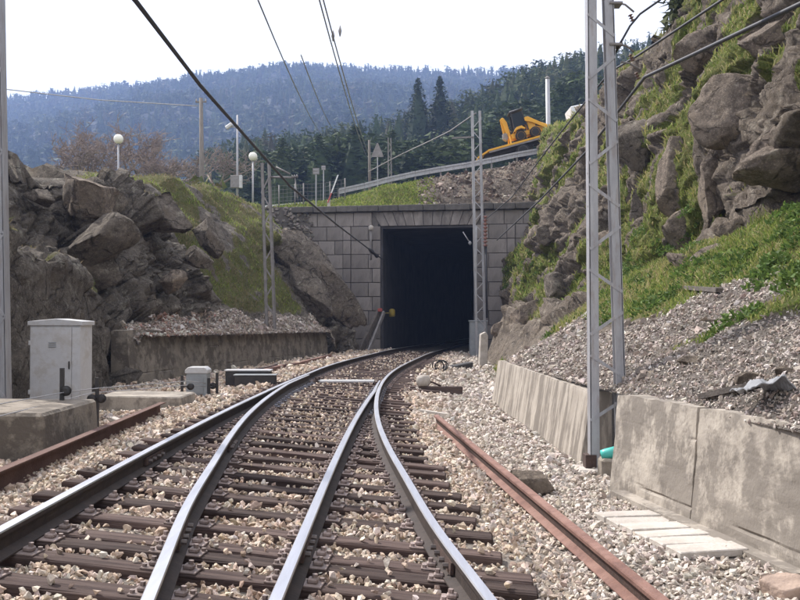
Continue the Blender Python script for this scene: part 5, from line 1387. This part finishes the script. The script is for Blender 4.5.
for s in (-.5, .5):
    b = MB(); b.bar((.1, s * .6, .55), (.02, s * 1.2, .02), .09, .07); b.build('stabiliser', m_yel, LD)
b = MB(); b.tube([(.3, 0, .8), (.0, 0, 1.5)], .035, 8); b.build('hydraulic_ram', m_galv, LD)
# ================================================================== TREES
m_leaf = mat_attr('conifer_needles', rough=.8, bump=0, spec=.15, trans=.15, bscale=3)
m_bark = mat('bark', (.10, .075, .06), (.05, .04, .034), .95, 8, .5, 30, stretch=(3, 3, .6))
def conifer_template(r_, tris=110, pine=False, ts=1.0):
    """ragged crown of unit height: whorls of drooping sprays round a thin core"""
    V, F = [], []; n = 0
    for _ in range(tris):
        h = r_.uniform(.1, 1.0) ** (.9)
        if pine: rad = .38 * math.sqrt(max(0, 1 - ((h - .62) / .42) ** 2)) if h > .2 else .02
        else: rad = .26 * (1 - h) ** .8 + .015
        a = r_.uniform(0, 2 * math.pi); q = rad * r_.uniform(.25, 1.12); c = np.array([q * math.cos(a), q * math.sin(a), h - q * .25])
        s = ts * (.05 + .10 * rad / .28) * r_.uniform(.6, 1.2); t = np.clip(r_.normal(size=(3, 3)), -1.3, 1.3) * s * np.array([1, 1, .55]); t -= t.mean(0)
        V.append(c + t); F.append((n, n + 1, n + 2)); n += 3
    k = 5; base = n
    for hh, rr in ((.1, .17), (.55, .12)):
        for j in range(k):
            a = 2 * math.pi * j / k + hh; g = r_.uniform(.7, 1.25) * rr; V.append(np.array([[g * math.cos(a), g * math.sin(a), hh]]))
    V.append(np.array([[0, 0, .98]]))
    for L_ in range(1):
        for j in range(k):
            a, b_, c, d_ = base + L_ * k + j, base + L_ * k + (j + 1) % k, base + (L_ + 1) * k + (j + 1) % k, base + (L_ + 1) * k + j; F += [(a, b_, c), (a, c, d_)]
    for j in range(k): F.append((base + k + j, base + k + (j + 1) % k, base + 2 * k))
    return np.concatenate([v.reshape(-1, 3) for v in V]), np.array(F)
rt = np.random.default_rng(5)
FT = [conifer_template(rt, 38, k % 2 == 0, .85) for k in range(8)]
NT = [conifer_template(rt, 180, k % 4 != 0, .33) for k in range(10)]
def zrot(n, r_):
    a = r_.uniform(0, 2 * np.pi, n); M = np.zeros((n, 3, 3)); M[:, 0, 0] = np.cos(a); M[:, 0, 1] = -np.sin(a); M[:, 1, 0] = np.sin(a); M[:, 1, 1] = np.cos(a); M[:, 2, 2] = 1
    return M
GRN = [(.055, .075, .030), (.040, .058, .026), (.075, .088, .036), (.09, .085, .045)]
# far hill
n = 9500; Y_ = 330 + 900 * rt.random(n) ** .75; X_ = rt.uniform(-.56, .56, n) * Y_; Z_ = zfar(X_, Y_)
scatter('far_forest', np.stack([X_, Y_, Z_ - 1], 1), rt.uniform(9, 15, n), palette(n, GRN, (3, 3, 2, .8), rt, .3), m_leaf, FT, rt, zrot(n, rt), 'bluish pine forest covering the far hillside up to the skyline', 'forest')
# nearer wooded rise
n = 1700; Y_ = rt.uniform(140, 275, n); X_ = rt.uniform(-.55, .62, n) * Y_; Z_ = zmid(X_, Y_); k_ = (X_ / Y_ > -.17 + .05 * vnoise(np.stack([X_ * .05, Y_ * .05, 0 * X_], 1), 3)) & (X_ / Y_ > -.2); X_, Y_, Z_ = X_[k_], Y_[k_], Z_[k_]; n = len(X_)
scatter('near_forest', np.stack([X_, Y_, Z_ - 1], 1), rt.uniform(6.5, 11.5, n), palette(n, GRN, (3, 3, 2, .9), rt, .35), m_leaf, NT, rt, zrot(n, rt), 'dark green wood on the rise behind the road', 'forest')
# individual conifers
def conifer(px, py_top, d, h, wide, label, col, n=1500, pine=False):
    t = at(px, py_top, d); T = empty('conifer_tree', (t.x, d, t.z - h)); tag(T, label, 'tree', 'conifers behind the road')
    b = MB(); b.tube([(0, 0, -1), (.1, 0, h * .5), (0, 0, h * .95)], [.02 * h, .014 * h, .003 * h], 8); b.build('trunk', m_bark, T)
    tv, tf = conifer_template(rt, n, pine,   .26); tv = tv * np.array([h * wide, h * wide, h])
    C = np.repeat(palette(len(tv) // 3 + 1, [col, tuple(c * .7 for c in col), tuple(c * 1.35 for c in col)], (3, 2, 1.5), rt, .2), 3, 0)[:len(tv)]
    mesh_np('crown', tv, tf, m_leaf, T, False, {'col': ('FLOAT_COLOR', np.concatenate([C, np.ones((len(tv), 1))], 1))})
conifer(418, 78, 170, 17, .85, 'left of the two tall dark conifers standing above the wood', (.035, .05, .028))
conifer(440, 76, 172, 17.5, .9, 'right of the two tall dark conifers standing above the wood', (.033, .048, .027))
MT = [(262, 150, 118, 'leftmost conifer behind the roadside fence'), (282, 138, 112, 'second conifer from the left behind the roadside fence'), (300, 143, 120, 'dark conifer behind the fence, left of the square sign'), (318, 134, 115, 'dark conifer directly behind the square sign'), (338, 132, 122, 'tall bushy conifer behind the raised barrier'), (355, 126, 118, 'tallest bushy conifer left of the triangular sign'), (372, 134, 124, 'conifer right behind the triangular sign'), (392, 130, 120, 'conifer behind the small lattice pole'), (408, 140, 112, 'low conifer below the two tall conifers, left one'), (428, 138, 116, 'low conifer below the two tall conifers, middle one'), (450, 140, 113, 'low conifer below the two tall conifers, right one'), (468, 136, 118, 'conifer just left of the portal mast top'), (486, 122, 122, 'conifer just right of the portal mast top'), (500, 118, 120, 'conifer behind the raised arm of the loader'), (522, 100, 130, 'conifer on the rise directly above the loader'), (560, 84, 135, 'conifer on the skyline right of the pale concrete pole'), (580, 72, 140, 'conifer on the skyline left of the right mast')]
for k, (px, py, d, lb) in enumerate(MT):
    conifer(px, py, d, rt.uniform(9, 12.5), rt.uniform(1.15, 1.6), lb, [(.05, .072, .03), (.06, .08, .032), (.042, .06, .028)][k % 3], 1500, k % 2 == 0)
# bare trees on the left
m_twig = mat('bare_twigs', (.26, .20, .17), (.18, .14, .12), .9, 3, 0, spread=.1)
def bare_tree(px, py_top, d, h, label, seed, spread=.74, dense=1.0):
    t = at(px, py_top, d); r_ = random.Random(seed); T = empty('bare_tree', (t.x, d, t.z - h)); tag(T, label, 'tree', 'bare winter trees')
    tr, tw = MB(), MB()
    def grow(mb, p, v, L, r, lev):
        q = p + v * L; m_ = p.lerp(q, .5) + Vector((r_.uniform(-1, 1), r_.uniform(-1, 1), r_.uniform(-.5, .5))) * L * .08
        mb.tube([p, m_, q], [r, r * .85, r * .65], 5 if lev < 2 else 3, caps=lev < 2, smooth=lev < 3)
        if lev == 5: return
        nch = (3 if lev < 2 else r_.choice((3, 4, 4)))
        for k in range(nch):
            e = Vector((r_.gauss(0, 1), r_.gauss(0, 1), r_.gauss(.25, .6))).normalized(); nv = (v * (1 - spread) + e * spread + Vector((0, 0, .12))).normalized()
            st = q if k == 0 or lev == 0 else p.lerp(q, r_.uniform(.45, 1)); grow(tr if lev < 1 else tw, st, nv, L * r_.uniform(.62, .85), max(r * .6, .016), lev + 1)
    for _ in range(2 if dense > 1 else 1): grow(tr, Vector((r_.uniform(-.3, .3), 0, -.3)), Vector((r_.uniform(-.15, .15), 0, 1)).normalized(), h * .26, h * .02, 0)
    top_ = max(v.co.z for v in tw.bm.verts); k_ = h / top_
    for mb in (tr, tw): bmesh.ops.scale(mb.bm, vec=(k_, k_, k_), verts=mb.bm.verts)
    tr.build('trunk', m_twig, T); tw.build('crown', m_twig, T)
BT = [(80, 126, 78, 6.0, 'leftmost bare brown tree behind the left outcrop'), (104, 122, 84, 6.6, 'bare brown tree just left of the globe lamp behind the rocks'), (135, 118, 80, 6.4, 'bare brown tree just right of the globe lamp behind the rocks'), (160, 140, 76, 5.6, 'lower bare brown tree between globe lamp and telephone pole'), (182, 152, 82, 4.8, 'small bare tree close to the telephone pole'), (215, 140, 90, 6.5, 'thin pale bare tree between the two poles')]
for k, (px, py, d, h, lb) in enumerate(BT): bare_tree(px, py, d, h, lb, 30 + k, dense=2 if k < 4 else 1)
# low scrub along the left skyline
def bush(px, py, d, w, h, label, seed, m=None, cols=None):
    r_ = np.random.default_rng(seed); c = at(px, py, d); T = empty('scrub_bush', c - Vector((0, 0, h * .5))); tag(T, label, 'bush', 'scrub bushes')
    n = 420; P_ = r_.normal(size=(n, 3)); P_ /= np.linalg.norm(P_, axis=1, keepdims=True); P_ *= r_.random((n, 1)) ** .4; P_[:, 2] = np.abs(P_[:, 2]); P_ *= np.array([w / 2, w / 2, h]) * (1 + .3 * r_.normal(size=(n, 1)))
    tri = (r_.normal(size=(n, 3, 3)) * .055 * (w + h)); tri -= tri.mean(1, keepdims=True); V = (P_[:, None] + tri).reshape(-1, 3); C = np.repeat(palette(n, cols or [(.10, .12, .045), (.15, .14, .06), (.07, .085, .035)], (2, 2, 2), r_), 3, 0)
    mesh_np('foliage', V, np.arange(3 * n).reshape(-1, 3), m_leaf, T, False, {'col': ('FLOAT_COLOR', np.concatenate([C, np.ones((len(V), 1))], 1))})
    b = MB()
    for k in range(4): b.tube([(0, 0, -.2), (random.uniform(-.3, .3) * w, random.uniform(-.3, .3) * w, h * .7)], [.03, .012], 5)
    b.build('stem', m_bark, T)
bush(682, 4, 31.5, 1.0, 1.5, 'dark bush on the cliff edge at the top of the picture', 3, cols=[(.05, .06, .03), (.08, .09, .04), (.06, .07, .03)])
bush(200, 190, 46, 1.8, .7, 'straw-coloured bush on top of the grassy left bank', 4)
# ================================================================== HAZE
b = MB(); b.box((0, 900, 174.8), (3600, 2100, 354.4))
hz = b.build('haze', []); tag(hz, 'thin blue haze in the valley air', 'haze', kind='stuff')
mh = bpy.data.materials.new('haze_air'); mh.use_nodes = True
N = mh.node_tree.nodes; N.remove(N['Principled BSDF']); pv = N.new('ShaderNodeVolumePrincipled'); pv.inputs['Color'].default_value = (.31, .43, .76, 1); pv.inputs['Density'].default_value = .00048; pv.inputs['Anisotropy'].default_value = .3
mh.node_tree.links.new(pv.outputs[0], N['Material Output'].inputs['Volume']); hz.data.materials.append(mh)
